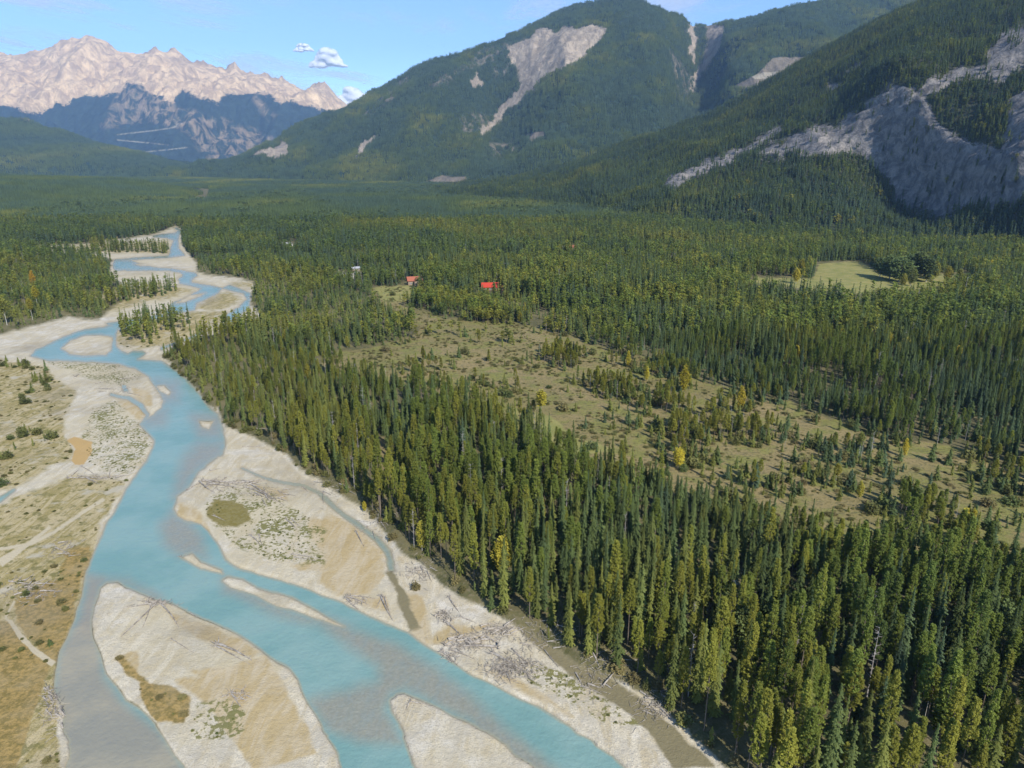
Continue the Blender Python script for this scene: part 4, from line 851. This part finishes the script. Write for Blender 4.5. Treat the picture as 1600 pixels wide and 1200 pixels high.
P, A, nn = sample_patch('left_bench', 150); s = .7 + .35 * rng.rand(len(P))
scatter('bench_forest', 'forest on the low bench left of the valley', SRCN['clump'], P, rng.rand(len(P)) * 6.3, np.stack([s, s, s], 1), np.clip(.4 + (fbm(P[:, 0] / 200, P[:, 1] / 90, 4, 34) - .5) * 1.5, 0, 1), 5)
P, A, nn = sample_patch('left_spur', 400); s = .8 + .3 * rng.rand(len(P)); k = A['rock'] < -2
scatter('spur_forest', 'dark forest on the far left spur', SRCN['clump'], P[k], rng.rand(k.sum()) * 6.3, np.stack([s * 1.2, s * 1.2, s], 1)[k], np.clip(.3 + (fbm(P[k][:, 0] / 400, P[k][:, 2] / 120, 3, 37) - .5) * 1.8, 0, 1), 5)
x, y = cells(5.2, FAR, 1300); px, py, wat, fl, isl, mea, yo, cl = zone(x, y)
cb = np.interp(px, CBASE[0], CBASE[1]) + 40; nz = fbm(x / 60, y / 60, 3, 5)
k = ((fl < -1.0) | (isl > 0)) & (wat < -1) & (cl < 0) & (y < cb) & (rng.rand(len(x)) < .62 + .8 * (nz - .3)) & (px > -40) & (px < 1640); x, y, px, py, nz = x[k], y[k], px[k], py[k], nz[k]
tn = np.clip(tonefield(px, py, x, y) - .02 + (fbm(x / 120, y / 80, 3, 66) - .5) * 1.2 + rng.randn(len(x)) * .12, 0, 1); s = (15 + 6 * (nz - .5) + 2.2 * rng.randn(len(x))).clip(7, 24) / 20; Pn = np.stack([x, y, gz(x, y)], 1)
ty = rng.rand(len(x)); yl = np.clip((fbm(x / 90, y / 60, 3, 25) - .52) * .5, .004, .14)
for nm_, kk, c_, f_, w_, t_ in (('spruce_forest', ty > .4 + 0 * yl, SRCN['lspruce'], 1, 1.2, tn), ('pine_forest', (ty <= .4) & (ty > yl), SRCN['pine', 'light'], 1, 1.2, tn), ('broadleaf_grove', ty <= yl, SRCN['broadleaf', 'light'], 1.05, 1.0, np.clip(rng.rand(len(x)) * .2, 0, 1))):
    scatter(nm_, {'s': 'dark spruce forest in the middle distance of the valley', 'p': 'pine forest in the middle distance of the valley', 'b': 'yellow green leafy trees in the middle distance'}[nm_[0]], c_, Pn[kk], rng.rand(kk.sum()) * 6.3, np.stack([s * w_, s * w_, s * f_], 1)[kk], t_[kk], 3)
x, y = cells(15, 1290, 5200); px, py, wat, fl, isl, mea, yo, cl = zone(x, y); cb = np.interp(px, [860, 1000, 1100, 2300], [4700, 1700, 1200, 700])
k = (fl < -.7) & (y < cb) & (px > -40) & (px < 1640) & ((px > 330) | (y < 2000) | (y > 2900)); x, y, px, py = x[k], y[k], px[k], py[k]
s = .62 + .3 * rng.rand(len(x)); scatter('valley_forest', 'conifer forest filling the far valley floor', SRCN['clump'], np.stack([x, y, 0 * x + 1], 1), rng.rand(len(x)) * 6.3, np.stack([s * 1.2, s * 1.2, s], 1), np.clip(.42 + (fbm(x / 200, y / 420, 4, 36) - .5) * 2.8, 0, 1), 5)
k = rng.rand(len(x)) < np.clip((fbm(x / 150, y / 260, 3, 45) - .5) * 1.0, 0, .4); x, y = x[k], y[k]
scatter('broadleaf_grove', 'yellow green leafy stands in the far valley', SRCN['broadleaf', 'light'], np.stack([x, y, 0 * x + 3], 1), rng.rand(len(x)) * 6.3, np.stack([1.5 + rng.rand(len(x))] * 2 + [1.15 + .3 * rng.rand(len(x))], 1), .0 * x, 3)
# ---- low tufts on the bars and in the meadow
x, y = cells(1.5, 95, 420); px, py, wat, fl, isl, mea, yo, cl = zone(x, y)
sp_ = sdunion(px, py, SPECK); k = (sp_ > -2) & (wat < -2) & (rng.rand(len(x)) < np.clip((fbm(x / 6, y / 6, 3, 55) - .45) * 1.6, 0.01, .4)); q = np.stack([x, y, gz(x, y)], 1)[k]
SRCN['tuft'] = src('shrub', 'tuft', SH['shrub']); sc_ = .06 + .1 * rng.rand(k.sum())
scatter('bar_plants', 'tiny green plants dotted over the pale gravel bars', SRCN['tuft'], q, rng.rand(k.sum()) * 6.3, np.stack([sc_ * 1.3, sc_ * 1.3, sc_], 1), rng.rand(k.sum()) * .5, 3, 'ground cover')
x, y = cells(2.6, 170, 620); px, py, wat, fl, isl, mea, yo, cl = zone(x, y)
k = (mea > -2) & (cl < 0) & (rng.rand(len(x)) < np.clip((fbm(x / 14, y / 9, 4, 56) - .38) * 3, .04, .8)); q = np.stack([x, y, gz(x, y)], 1)[k]; sc_ = .14 + .3 * rng.rand(k.sum()) ** 3
scatter('meadow_heath', 'low dark heath tufts over the brown meadow', SRCN['tuft'], q, rng.rand(k.sum()) * 6.3, np.stack([sc_ * 2.0, sc_ * 2.0, sc_], 1), .35 + .6 * rng.rand(k.sum()), 3, 'ground cover')
x, y = cells(2.2, 95, 420); px, py, wat, fl, isl, mea, yo, cl = zone(x, y)
vf = np.maximum(sdunion(px, py, VEGFLAT), sdunion(px, py, RUST)); k = (vf > 0) & (px < 330) & (wat < -3) & (rng.rand(len(x)) < np.clip((fbm(x / 12, y / 8, 4, 57) - .42) * 1.8, .01, .45)); q = np.stack([x, y, gz(x, y)], 1)[k]; sc_ = .1 + .28 * rng.rand(k.sum()) ** 2
scatter('bank_brush', 'low brown and green brush on the left bank', SRCN['tuft'], q, rng.rand(k.sum()) * 6.3, np.stack([sc_ * 1.6, sc_ * 1.6, sc_], 1), .3 + .7 * rng.rand(k.sum()), 3, 'ground cover')

# ---- driftwood
def gp(px, py, dz=0.0):
    x, y = ground(px, py); return Vector((float(x), float(y), float(gz(np.array([x]), np.array([y]))[0]) + dz))
LOGN = 0
def log(px0, py0, px1, py1, rad=.22, label=None, group=None, root=True, lift=0.0):
    """trunk from its root end to its thin end"""
    global LOGN
    a = gp(px0, py0, rad * .75 + lift); b = gp(px1, py1, rad * .3 + lift * .3); d = b - a; L = max(d.length, .8); r = r_(500 + LOGN); LOGN += 1
    n = 7; pts = []; bend = (r.rand() - .5) * .06 * L
    for i in range(n):
        t = i / (n - 1); pts.append([L * t, bend * math.sin(t * 3.14), .02 * L * math.sin(t * 5) * r.rand()])
    q = [tubeq(pts, [rad * (1 - .72 * i / (n - 1)) for i in range(n)], 7)]
    for k in range(3 + int(L / 2.5)):
        t = .25 + .7 * r.rand(); an = r.rand() * 6.28; l = .25 + .7 * r.rand(); c = np.array([L * t, bend * math.sin(t * 3.14), 0])
        q.append(tubeq([c, c + np.array([l * .5, math.cos(an) * l, abs(math.sin(an)) * l])], [rad * .22, rad * .05], 4))
    o = link('driftwood_log', quadmesh('driftwood_log', np.concatenate(q), [M['drift']])); o.location = a; o.rotation_euler = d.to_track_quat('X', 'Z').to_euler()
    if root and L > 3.5:
        rq = []
        for k in range(9):
            an = k * .7 + r.rand() * .5; l = rad * (2.4 + 2.6 * r.rand()); dd = np.array([-.25 - .3 * r.rand(), math.cos(an), math.sin(an)])
            rq.append(tubeq([[0, 0, 0], dd * l * .55, dd * l + [(-.2) * l, 0, .12 * l]], [rad * .55, rad * .3, rad * .06], 5))
        rr = link('root_wad', quadmesh('root_wad', np.concatenate(rq), [M['drift']]), o)
    tag(o, label, 'driftwood', group); return o
GL = 'driftwood logs on the river bars'
for l_ in [(340,1008,394,1034,.34,'thick long driftwood log on the sand in the middle of the big lower left bar'), (338,1011,391,1040,.2,'thinner log lying alongside the thick log on the lower left bar'),
 (246,944,160,1024,.2,'very long thin log pointing down left from the root pile on the lower left bar'), (244,945,191,953,.2,'log pointing left out of the root pile on the lower left bar'), (252,946,280,982,.24,'log pointing down right out of the root pile on the lower left bar'),
 (247,943,214,941,.18,'short log lying left of the root pile on the lower left bar'), (250,942,272,948,.18,'short log at the water side of the root pile'), (292,953,329,976,.18,'thin log along the water edge right of the root pile'),
 (236,948,222,985,.14,'thin grey pole below the root pile'), (268,1000,304,1022,.12,'faint slender pole on the white gravel of the lower left bar'), (362,1085,378,1108,.2,'log with roots near the bottom of the lower left bar'), (358,1088,344,1092,.16,'stub log beside the rooted one near the bottom of the lower left bar'),
 (107,748,206,747,.24,'long grey log lying level across the left bank'), (107,749,128,731,.18,'log slanting up from the left end of the long grey log'), (128,731,150,745,.18,'log slanting down to the long grey log on the left bank'), (172,748,174,733,.16,'short upright looking stub log above the long grey log'),
 (293,766,318,753,.2,'log at the left tip of the right gravel bar'), (318,752,383,756,.3,'thick log heading the driftwood band on the right gravel bar'), (326,757,398,764,.26,'log just under the thick one in the driftwood band'), (352,748,330,770,.18,'log crossing the left half of the driftwood band'),
 (384,762,420,772,.24,'log in the middle of the driftwood band'), (392,758,445,791,.3,'long log at the right end of the driftwood band sloping down right'), (398,766,436,788,.22,'log alongside the right end of the driftwood band'), (340,766,352,772,.15,'stub below the driftwood band'), (405,775,380,770,.18,'short log under the middle of the driftwood band'),
 (329,737,350,732,.14,'small pole on the gravel above the driftwood band'), (447,813,467,832,.2,'dark log on the green speckled gravel'), (457,814,470,826,.16,'shorter log right of the dark one on the speckled gravel'), (392,839,408,855,.22,'log with roots low on the speckled gravel'), (405,838,411,856,.16,'pole standing beside the rooted log on speckled gravel'),
 (335,808,352,815,.18,'short dark log on the olive patch of the bar'), (557,833,569,857,.22,'short log alone on the tan sand near the side channel'), (574,824,562,834,.14,'thin pole by the side channel'), (474,762,481,769,.16,'stub log in the side channel'),
 (458,868,503,876,.16,'long thin pole at the lower end of the speckled gravel'), (462,873,500,880,.13,'second thin pole at the lower end of the speckled gravel'), (380,699,409,699,.14,'thin pole on the gravel at the upper right bank'), (402,674,430,676,.12,'faint pole under the forest at the upper right bank'),
 (541,937,560,953,.24,'log with roots fanning right near the water below the sand flat'), (544,934,578,948,.2,'second log of the fan below the sand flat'), (549,933,592,938,.18,'upper log of the fan below the sand flat'), (595,934,614,972,.26,'long log pointing down from the second fan below the sand flat'), (601,936,610,962,.18,'log beside the long one in the second fan'), (597,935,588,952,.16,'short log at the left of the second fan'),
 (777,1014,690,1011,.34,'thick dark log lying level through the big driftwood pile'), (697,973,727,1002,.26,'long dark log slanting down to the big pile from the upper small pile'), (720,966,746,976,.2,'short straight log right of the upper small pile'), (702,936,718,959,.22,'log slanting up from the upper small pile'),
 (705,1018,745,1034,.2,'log below the big pile pointing down right'), (700,1030,716,1052,.15,'thin pole dipping into the blue water under the big pile'), (691,1020,715,1040,.24,'log at the water edge of the big pile'), (733,1010,764,993,.26,'log climbing right from the big pile'),
 (695,1010,740,990,.22,'log crossing the big pile from lower left'), (771,1024,838,1064,.34,'very long dark log over the dead brush on the sand'), (807,1025,824,1040,.24,'short dark log with roots right of the very long one'), (735,1000,775,985,.2,'pale log at the top of the right hand pile'), (764,985,806,983,.2,'pale log across the right hand pile'), (770,992,802,978,.22,'pale log leaning over the right hand pile'),
 (642,1096,634,1111,.18,'short dark log on the small bottom bar'), (643,1098,676,1104,.16,'thin pole on the small bottom bar'), (282,870,292,860,.24,'log at the tip of the small bar in the river'), (299,860,304,878,.24,'log standing out at the tip of the small bar in the river'), (289,866,300,874,.18,'log lying on the tip of the small bar in the river'),
 (320,629,296,634,.2,'fallen trunk in the water under the forest bank'), (245,716,228,722,.15,'thin branch at the edge of the left bank'), (118,590,124,585,.3,'root stump on the pale upper left bar'), (150,600,180,594,.16,'thin pole on the pale upper left bar'), (186,593,216,590,.16,'thin pole near the top of the upper left bar'),
 (1030,1108,1050,1128,.24,'log on the eroded bank at the bottom'), (1000,1085,1020,1098,.2,'log at the lip of the eroded bank')]:
    log(*l_[:5], label=' '.join(l_[5].split()[:16]), group=GL)
def pile(cx, cy, w, h, n, where, big=.2, ang=None, sticks=60):
    r = r_(900 + int(cx)); k_ = 0
    for k in range(n):
        x0 = cx + (r.rand() - .5) * w; y0 = cy + (r.rand() - .5) * h; a = (ang if ang is not None else r.rand() * 3.14) + r.randn() * .45; l = w * (.16 + .3 * r.rand()) if w > 20 else 6 + 14 * r.rand()
        log(x0, y0, x0 + math.cos(a) * l, y0 + math.sin(a) * l * .75, big * (.75 + .7 * r.rand()), '%s log in %s, %s from left' % (('grey', 'pale', 'dark', 'short')[k % 4], where, 'X'), GL, False, .25 * r.rand())['_x'] = x0
    los = [o for o in C.objects if o.get('_x') is not None]; los.sort(key=lambda o: o['_x'])
    for k, o in enumerate(los): o['label'] = o['label'].replace('X from left', ORD[k] + ' from left'); del o['_x']
    q = []
    for k in range(int(sticks * .6)):
        p = gp(cx + r.randn() * w * .3, cy + r.randn() * h * .33, .05 + .35 * r.rand()); a = r.rand() * 6.28; l = .5 + 1.6 * r.rand()
        q.append(tubeq([p, p + Vector((math.cos(a) * l, math.sin(a) * l, (r.rand() - .5) * .5))], [.06, .03], 4))
    tag(link('driftwood_debris', quadmesh('driftwood_debris', np.concatenate(q), [M['drift']])), 'sticks and twigs of ' + where, 'driftwood', None, 'stuff')
pile(730, 1006, 62, 20, 16, 'the big driftwood pile', .24, -.3, 260); pile(774, 988, 48, 15, 14, 'the pale pile at the forest foot', .2, -.3, 160); pile(695, 965, 34, 20, 10, 'the small pile on the sand', .2, -.5, 130)
pile(247, 942, 40, 10, 9, 'the root pile on the lower left bar', .2, .2, 140); pile(348, 758, 80, 14, 14, 'the driftwood band on the right bar', .22, .1, 200); pile(420, 772, 50, 20, 9, 'the lower end of the driftwood band', .2, .5, 110)
pile(84, 1105, 30, 60, 16, 'the pile on the bottom left shore', .2, 1.0, 260); pile(45, 925, 70, 30, 16, 'the silver heap on the left bank', .16, -.4, 260); pile(95, 862, 50, 30, 7, 'the loose heap on the left bank', .14, -.5, 120); pile(150, 748, 70, 10, 8, 'the heap along the level bank log', .16, .1, 110)
pile(700, 1028, 24, 12, 6, 'the tangle at the water edge', .18, .6, 90); pile(556, 940, 24, 12, 5, 'the left fan below the sand flat', .16, .5, 60); pile(800, 1046, 70, 26, 4, 'the dead brush on the sand', .12, .5, 900); pile(180, 610, 60, 10, 5, 'the upper left bar debris', .12, .1, 90)
pile(655, 895, 46, 26, 9, 'the debris by the pool', .16, .6, 200); pile(840, 1000, 90, 40, 9, 'the forest foot right of the pale pile', .14, .5, 260); pile(940, 1055, 90, 44, 10, 'the eroded bank by muddy channel', .16, .5, 320); pile(1025, 1105, 50, 34, 8, 'the eroded bank at the bottom', .18, .6, 240); pile(375, 1090, 26, 14, 4, 'the rooted heap near the bottom edge', .15, .4, 80)
pile(520, 765, 60, 30, 6, 'the forest foot by the side channel', .14, .6, 150); pile(590, 815, 60, 40, 6, 'the bank where the channel bends', .14, .7, 150)

# ---- houses and vehicles
def boxq(x0, x1, y0, y1, z0, z1):
    v = [(x0, y0, z0), (x1, y0, z0), (x1, y1, z0), (x0, y1, z0), (x0, y0, z1), (x1, y0, z1), (x1, y1, z1), (x0, y1, z1)]
    return np.array([[v[i] for i in f] for f in ((0, 3, 2, 1), (4, 5, 6, 7), (0, 1, 5, 4), (1, 2, 6, 5), (2, 3, 7, 6), (3, 0, 4, 7))], float)
def slabq(pts, t):
    a = [np.array(p, float) for p in pts]; b = [p + [0, 0, t] for p in a]
    return np.array([a[::-1], b] + [[a[i], a[(i + 1) % 4], b[(i + 1) % 4], b[i]] for i in range(4)])
def house(px, py, L, W, hw, hr, roof, wall, rz, label, name='cabin', cat='cabin', deck=True, wing=False, chim=True, group='houses between the trees'):
    p = gp(px, py); e = empty(name, (p.x, p.y, p.z), rz); tag(e, label, cat, group)
    q = [boxq(-L / 2, L / 2, -W / 2, W / 2, -1.5, hw)]
    for s in (-1, 1):
        x = s * (L / 2 - .01); q.append(np.array([[(x, -W / 2, hw), (x, W / 2, hw), (x, 0, hw + hr), (x, 0, hw + hr + .001)]]))
        q.append(np.array([[(x - s * .1, -W / 2, hw), (x - s * .1, W / 2, hw), (x - s * .1, 0, hw + hr), (x - s * .1, 0, hw + hr + .001)]]))
    if wing: q.append(boxq(-L * .1, L * .28, -W / 2 - 4.5, -W / 2 - .01, -1.5, hw - .2))
    link('wall', quadmesh('wall', np.concatenate(q), [M[wall]]), e)
    ov = .7; sl = hr / (W / 2); q = []
    for s in (-1, 1): q.append(slabq([(-L / 2 - ov, s * (W / 2 + ov), hw - sl * ov + .02), (L / 2 + ov, s * (W / 2 + ov), hw - sl * ov + .02), (L / 2 + ov, s * .002, hw + hr + .02), (-L / 2 - ov, s * .002, hw + hr + .02)], .18))
    if wing:
        xc = L * .09; w2 = L * .19 + .5
        for s in (-1, 1): q.append(slabq([(xc + s * w2, -W / 2 - 5.2, hw - .5), (xc + s * w2, -1.0, hw - .5), (xc + s * .002, -1.0, hw + hr * .8), (xc + s * .002, -W / 2 - 5.2, hw + hr * .8)], .18))
    rf = link('roof', quadmesh('roof', np.concatenate(q), [M[roof]]), e)
    if chim: link('chimney', quadmesh('chimney', boxq(L * .2, L * .2 + .8, .6, 1.4, hw + hr * .4, hw + hr + 1.1), [M['stone']]), rf)
    for k in range(3):
        xx = -L / 2 + L * (.2 + .3 * k)
        if wing and k: break
        fr = link('window', quadmesh('window', np.concatenate([boxq(xx - .75, xx + .75, -W / 2 - .06, -W / 2 - .003, 1.0, 1.12), boxq(xx - .75, xx + .75, -W / 2 - .06, -W / 2 - .003, 2.1, 2.22), boxq(xx - .75, xx - .62, -W / 2 - .06, -W / 2 - .003, 1.12, 2.1), boxq(xx + .62, xx + .75, -W / 2 - .06, -W / 2 - .003, 1.12, 2.1)]), [M['trim']]), e)
        link('pane', quadmesh('pane', boxq(xx - .62, xx + .62, -W / 2 - .03, -W / 2 - .004, 1.12, 2.1), [M['glass']]), fr)
    xx = -L / 2 + L * .35; dr = link('door', quadmesh('door', boxq(xx - .45, xx + .45, -W / 2 - .08, -W / 2 - .004, .05, 2.1), [M['deck']]), e)
    if deck:
        q = [boxq(-L / 2, L / 2, -W / 2 - 3, -W / 2 - .1, -.25, -.02)] + [boxq(x_ - .08, x_ + .08, -W / 2 - 2.95, -W / 2 - 2.8, -1.5, 1.0) for x_ in np.linspace(-L / 2 + .1, L / 2 - .1, 6)] + [boxq(-L / 2, L / 2, -W / 2 - 2.93, -W / 2 - 2.85, .92, .999)]
        link('deck', quadmesh('deck', np.concatenate(q), [M['deck']]), e)
    return e
house(766, 457, 14, 9, 3.4, 3.0, 'roof_red', 'logwall', .05, 'wooden house with a bright red roof between tall conifers, right of the other red roof', 'house', 'house', True)
house(784, 457, 7, 6, 2.6, 1.2, 'roof_rust', 'logwall', .05, 'low dark red roofed shed attached right of the bright red roof', 'shed', 'shed', False, False, False)
house(648, 447, 13, 8, 4.2, 3.0, 'roof_rust', 'tan_wall', .3, 'brownish house with a faded orange red roof above the small field', 'house', 'house', True, True)
house(557, 425, 8, 6, 2.4, 1.2, 'roof_grey', 'tan_wall', .2, 'low grey roofed building behind the gravel lot', 'house', 'house', False, False, False)
house(449, 388, 12, 8, 3.2, 2.2, 'roof_grey', 'white_wall', -.2, 'white house far off among trees left of the other houses', 'house', 'house', False)
house(893, 392, 14, 9, 3, 2.4, 'roof_rust', 'logwall', .1, 'brown house with reddish roof alone in the far forest, rightmost of the houses', 'house', 'house', True)
house(792, 421, 10, 8, 3, 2.2, 'roof_grey', 'white_wall', .1, 'pale grey roof almost hidden behind conifers above the bright red roof', 'house', 'house', False)
def vehicle(px, py, L, H, W, rz, mat, label, name, cat, cab=True):
    p = gp(px, py); e = empty(name, (p.x, p.y, p.z), rz); tag(e, label, cat)
    bq = [boxq(-L / 2, L / 2, -W / 2, W / 2, .45, H * (.55 if cab else 1))]
    link('body', quadmesh('body', np.concatenate(bq), [M[mat]]), e)
    if cab: link('cabin', quadmesh('cabin', np.array([f for f in slabq([(-L * .1, -W * .45, H * .55), (L * .22, -W * .45, H * .55), (L * .22, W * .45, H * .55), (-L * .1, W * .45, H * .55)], H * .45)]), [M['glass']]), e)
    else: link('window', quadmesh('window', boxq(-L * .2, L * .15, -W / 2 - .02, -W / 2 - .003, H * .55, H * .78), [M['glass']]), e)
    for a in (-.3, .3):
        for s in (-1, 1): link('wheel', quadmesh('wheel', tubeq([[L * a, s * (W / 2 + .02), .36], [L * a, s * (W / 2 - .2), .36]], [.36, .36], 12), [M['tyre']]), e)
vehicle(541, 438, 6.2, 2.3, 2.2, .15, 'car_white', 'white camper trailer parked on the gravel lot', 'camper_trailer', 'trailer', False)
vehicle(554, 440, 5.2, 1.8, 1.9, .5, 'car_white', 'white pickup parked at the right side of the gravel lot', 'pickup', 'pickup')

# ---- clouds, far beyond the mountains
t = NT('cloud'); t.color((.92, .92, .92)); t.b.inputs['Roughness'].default_value = 1; lw = t.new('ShaderNodeLayerWeight'); lw.inputs[0].default_value = .5
tp = t.new('ShaderNodeBsdfTransparent'); tl = t.new('ShaderNodeBsdfTranslucent'); tl.inputs[0].default_value = (.9, .9, .9, 1); m1 = t.new('ShaderNodeMixShader'); m1.inputs[0].default_value = .35; t.l.new(t.b.outputs[0], m1.inputs[1]); t.l.new(tl.outputs[0], m1.inputs[2])
m2 = t.new('ShaderNodeMixShader'); t.l.new(t.ramp(lw.outputs['Facing'], .12, .88), m2.inputs[0]); t.l.new(m1.outputs[0], m2.inputs[1]); t.l.new(tp.outputs[0], m2.inputs[2]); t.l.new(m2.outputs[0], t.out.inputs[0]); M['cloud'] = t.m
def cloud(px, py, Y, w, h, label, dens=1, seed=0):
    r = r_(700 + seed); c = Vector([float(v) for v in at(px, py, Y)]); k = Y / F; w *= k; h *= k; bm_co = []; bm_f = []
    import bmesh
    bm = bmesh.new()
    for i in range(46):
        u_ = r.rand() * 2 - 1; rad = h * (.09 + .22 * (1 - abs(u_)) * r.rand()); up_ = h * .75 * (1 - abs(u_) ** 1.5) * r.rand(); m_ = bmesh.ops.create_icosphere(bm, subdivisions=3, radius=1)
        for v in m_['verts']:
            n_ = v.co.copy(); d_ = 1 + .35 * (float(fbm(np.array([n_.x * 2 + i * 9]), np.array([n_.y * 2 + n_.z * 3]), 4, 90)[0]) - .5)
            v.co = Vector((n_.x * rad * 1.5 * d_ + u_ * w * .42, n_.y * rad * 1.3 * d_, n_.z * rad * d_ * (1 if n_.z > 0 else .6) + up_ - h * .3))
    me = bpy.data.meshes.new('cloud'); bm.to_mesh(me); bm.free()
    rm = link('cloud', me); rm.location = c; md = rm.modifiers.new('merge', 'REMESH'); md.mode = 'VOXEL'; md.voxel_size = h / 22; m3 = rm.modifiers.new('soften', 'SMOOTH'); m3.iterations = 7; m3.factor = .6; me.materials.append(M['cloud']); tag(rm, label, 'cloud')
cloud(512, 94, 21000, 62, 30, 'small white puffy cloud in the blue sky left of the central mountain', seed=1); cloud(474, 75, 21500, 34, 14, 'smaller flat white cloud up left of the puffy one', seed=2)
cloud(552, 155, 23000, 70, 34, 'white cloud low behind the mountain shoulder', seed=3); cloud(530, 160, 24000, 50, 20, 'white cloud bank low between the far peaks and the shoulder', seed=4)

t = NT('thin_cloud'); p = t.pos(); nn_ = t.noise(t.vec(p, (.00012, .00005, .0001), (0, 0, .5)), 1.0, 7, .62, .5); t.color((.95, .95, .95)); tp = t.new('ShaderNodeBsdfTransparent'); m2 = t.new('ShaderNodeMixShader')
tl = t.new('ShaderNodeBsdfTranslucent'); tl.inputs[0].default_value = (.95, .95, .95, 1); m1 = t.new('ShaderNodeMixShader'); t.l.new(t.b.outputs[0], m1.inputs[1]); t.l.new(tl.outputs[0], m1.inputs[2])
t.l.new(t.ramp(nn_, .5, .72, 0, .75), m2.inputs[0]); t.l.new(tp.outputs[0], m2.inputs[1]); t.l.new(m1.outputs[0], m2.inputs[2]); t.l.new(m2.outputs[0], t.out.inputs[0])
cc = np.array([(x_, y_, 6200 + 150 * math.sin(x_ / 7000)) for y_ in np.linspace(26000, 85000, 12) for x_ in np.linspace(-60000, 60000, 24)]); me = mesh_np('thin_cloud', cc, gridfaces(12, 24), [t.m]); tag(link('thin_cloud', me), kind='structure')
# ---- the air
bpy_me = mesh_np('haze', np.array([(x_, y_, z_) for z_ in (-30, 2700) for y_ in (-1200, 17800) for x_ in (-18500, 18500)], float), np.array([(0, 2, 3, 1), (4, 5, 7, 6), (0, 1, 5, 4), (1, 3, 7, 5), (3, 2, 6, 7), (2, 0, 4, 6)]), [], False)
t = NT('haze'); t.n.remove(t.b); vv = t.new('ShaderNodeVolumePrincipled'); t.l.new(vv.outputs[0], t.out.inputs['Volume']); vv.inputs['Color'].default_value = (.38, .62, 1, 1); vv.inputs['Density'].default_value = 3.9e-5; vv.inputs['Anisotropy'].default_value = .1
bpy_me.materials.append(t.m); tag(link('haze', bpy_me), 'thin blue haze through the valley', 'haze', None, 'stuff')
scn.cycles.volume_step_rate = 1.0; scn.cycles.volume_max_steps = 256
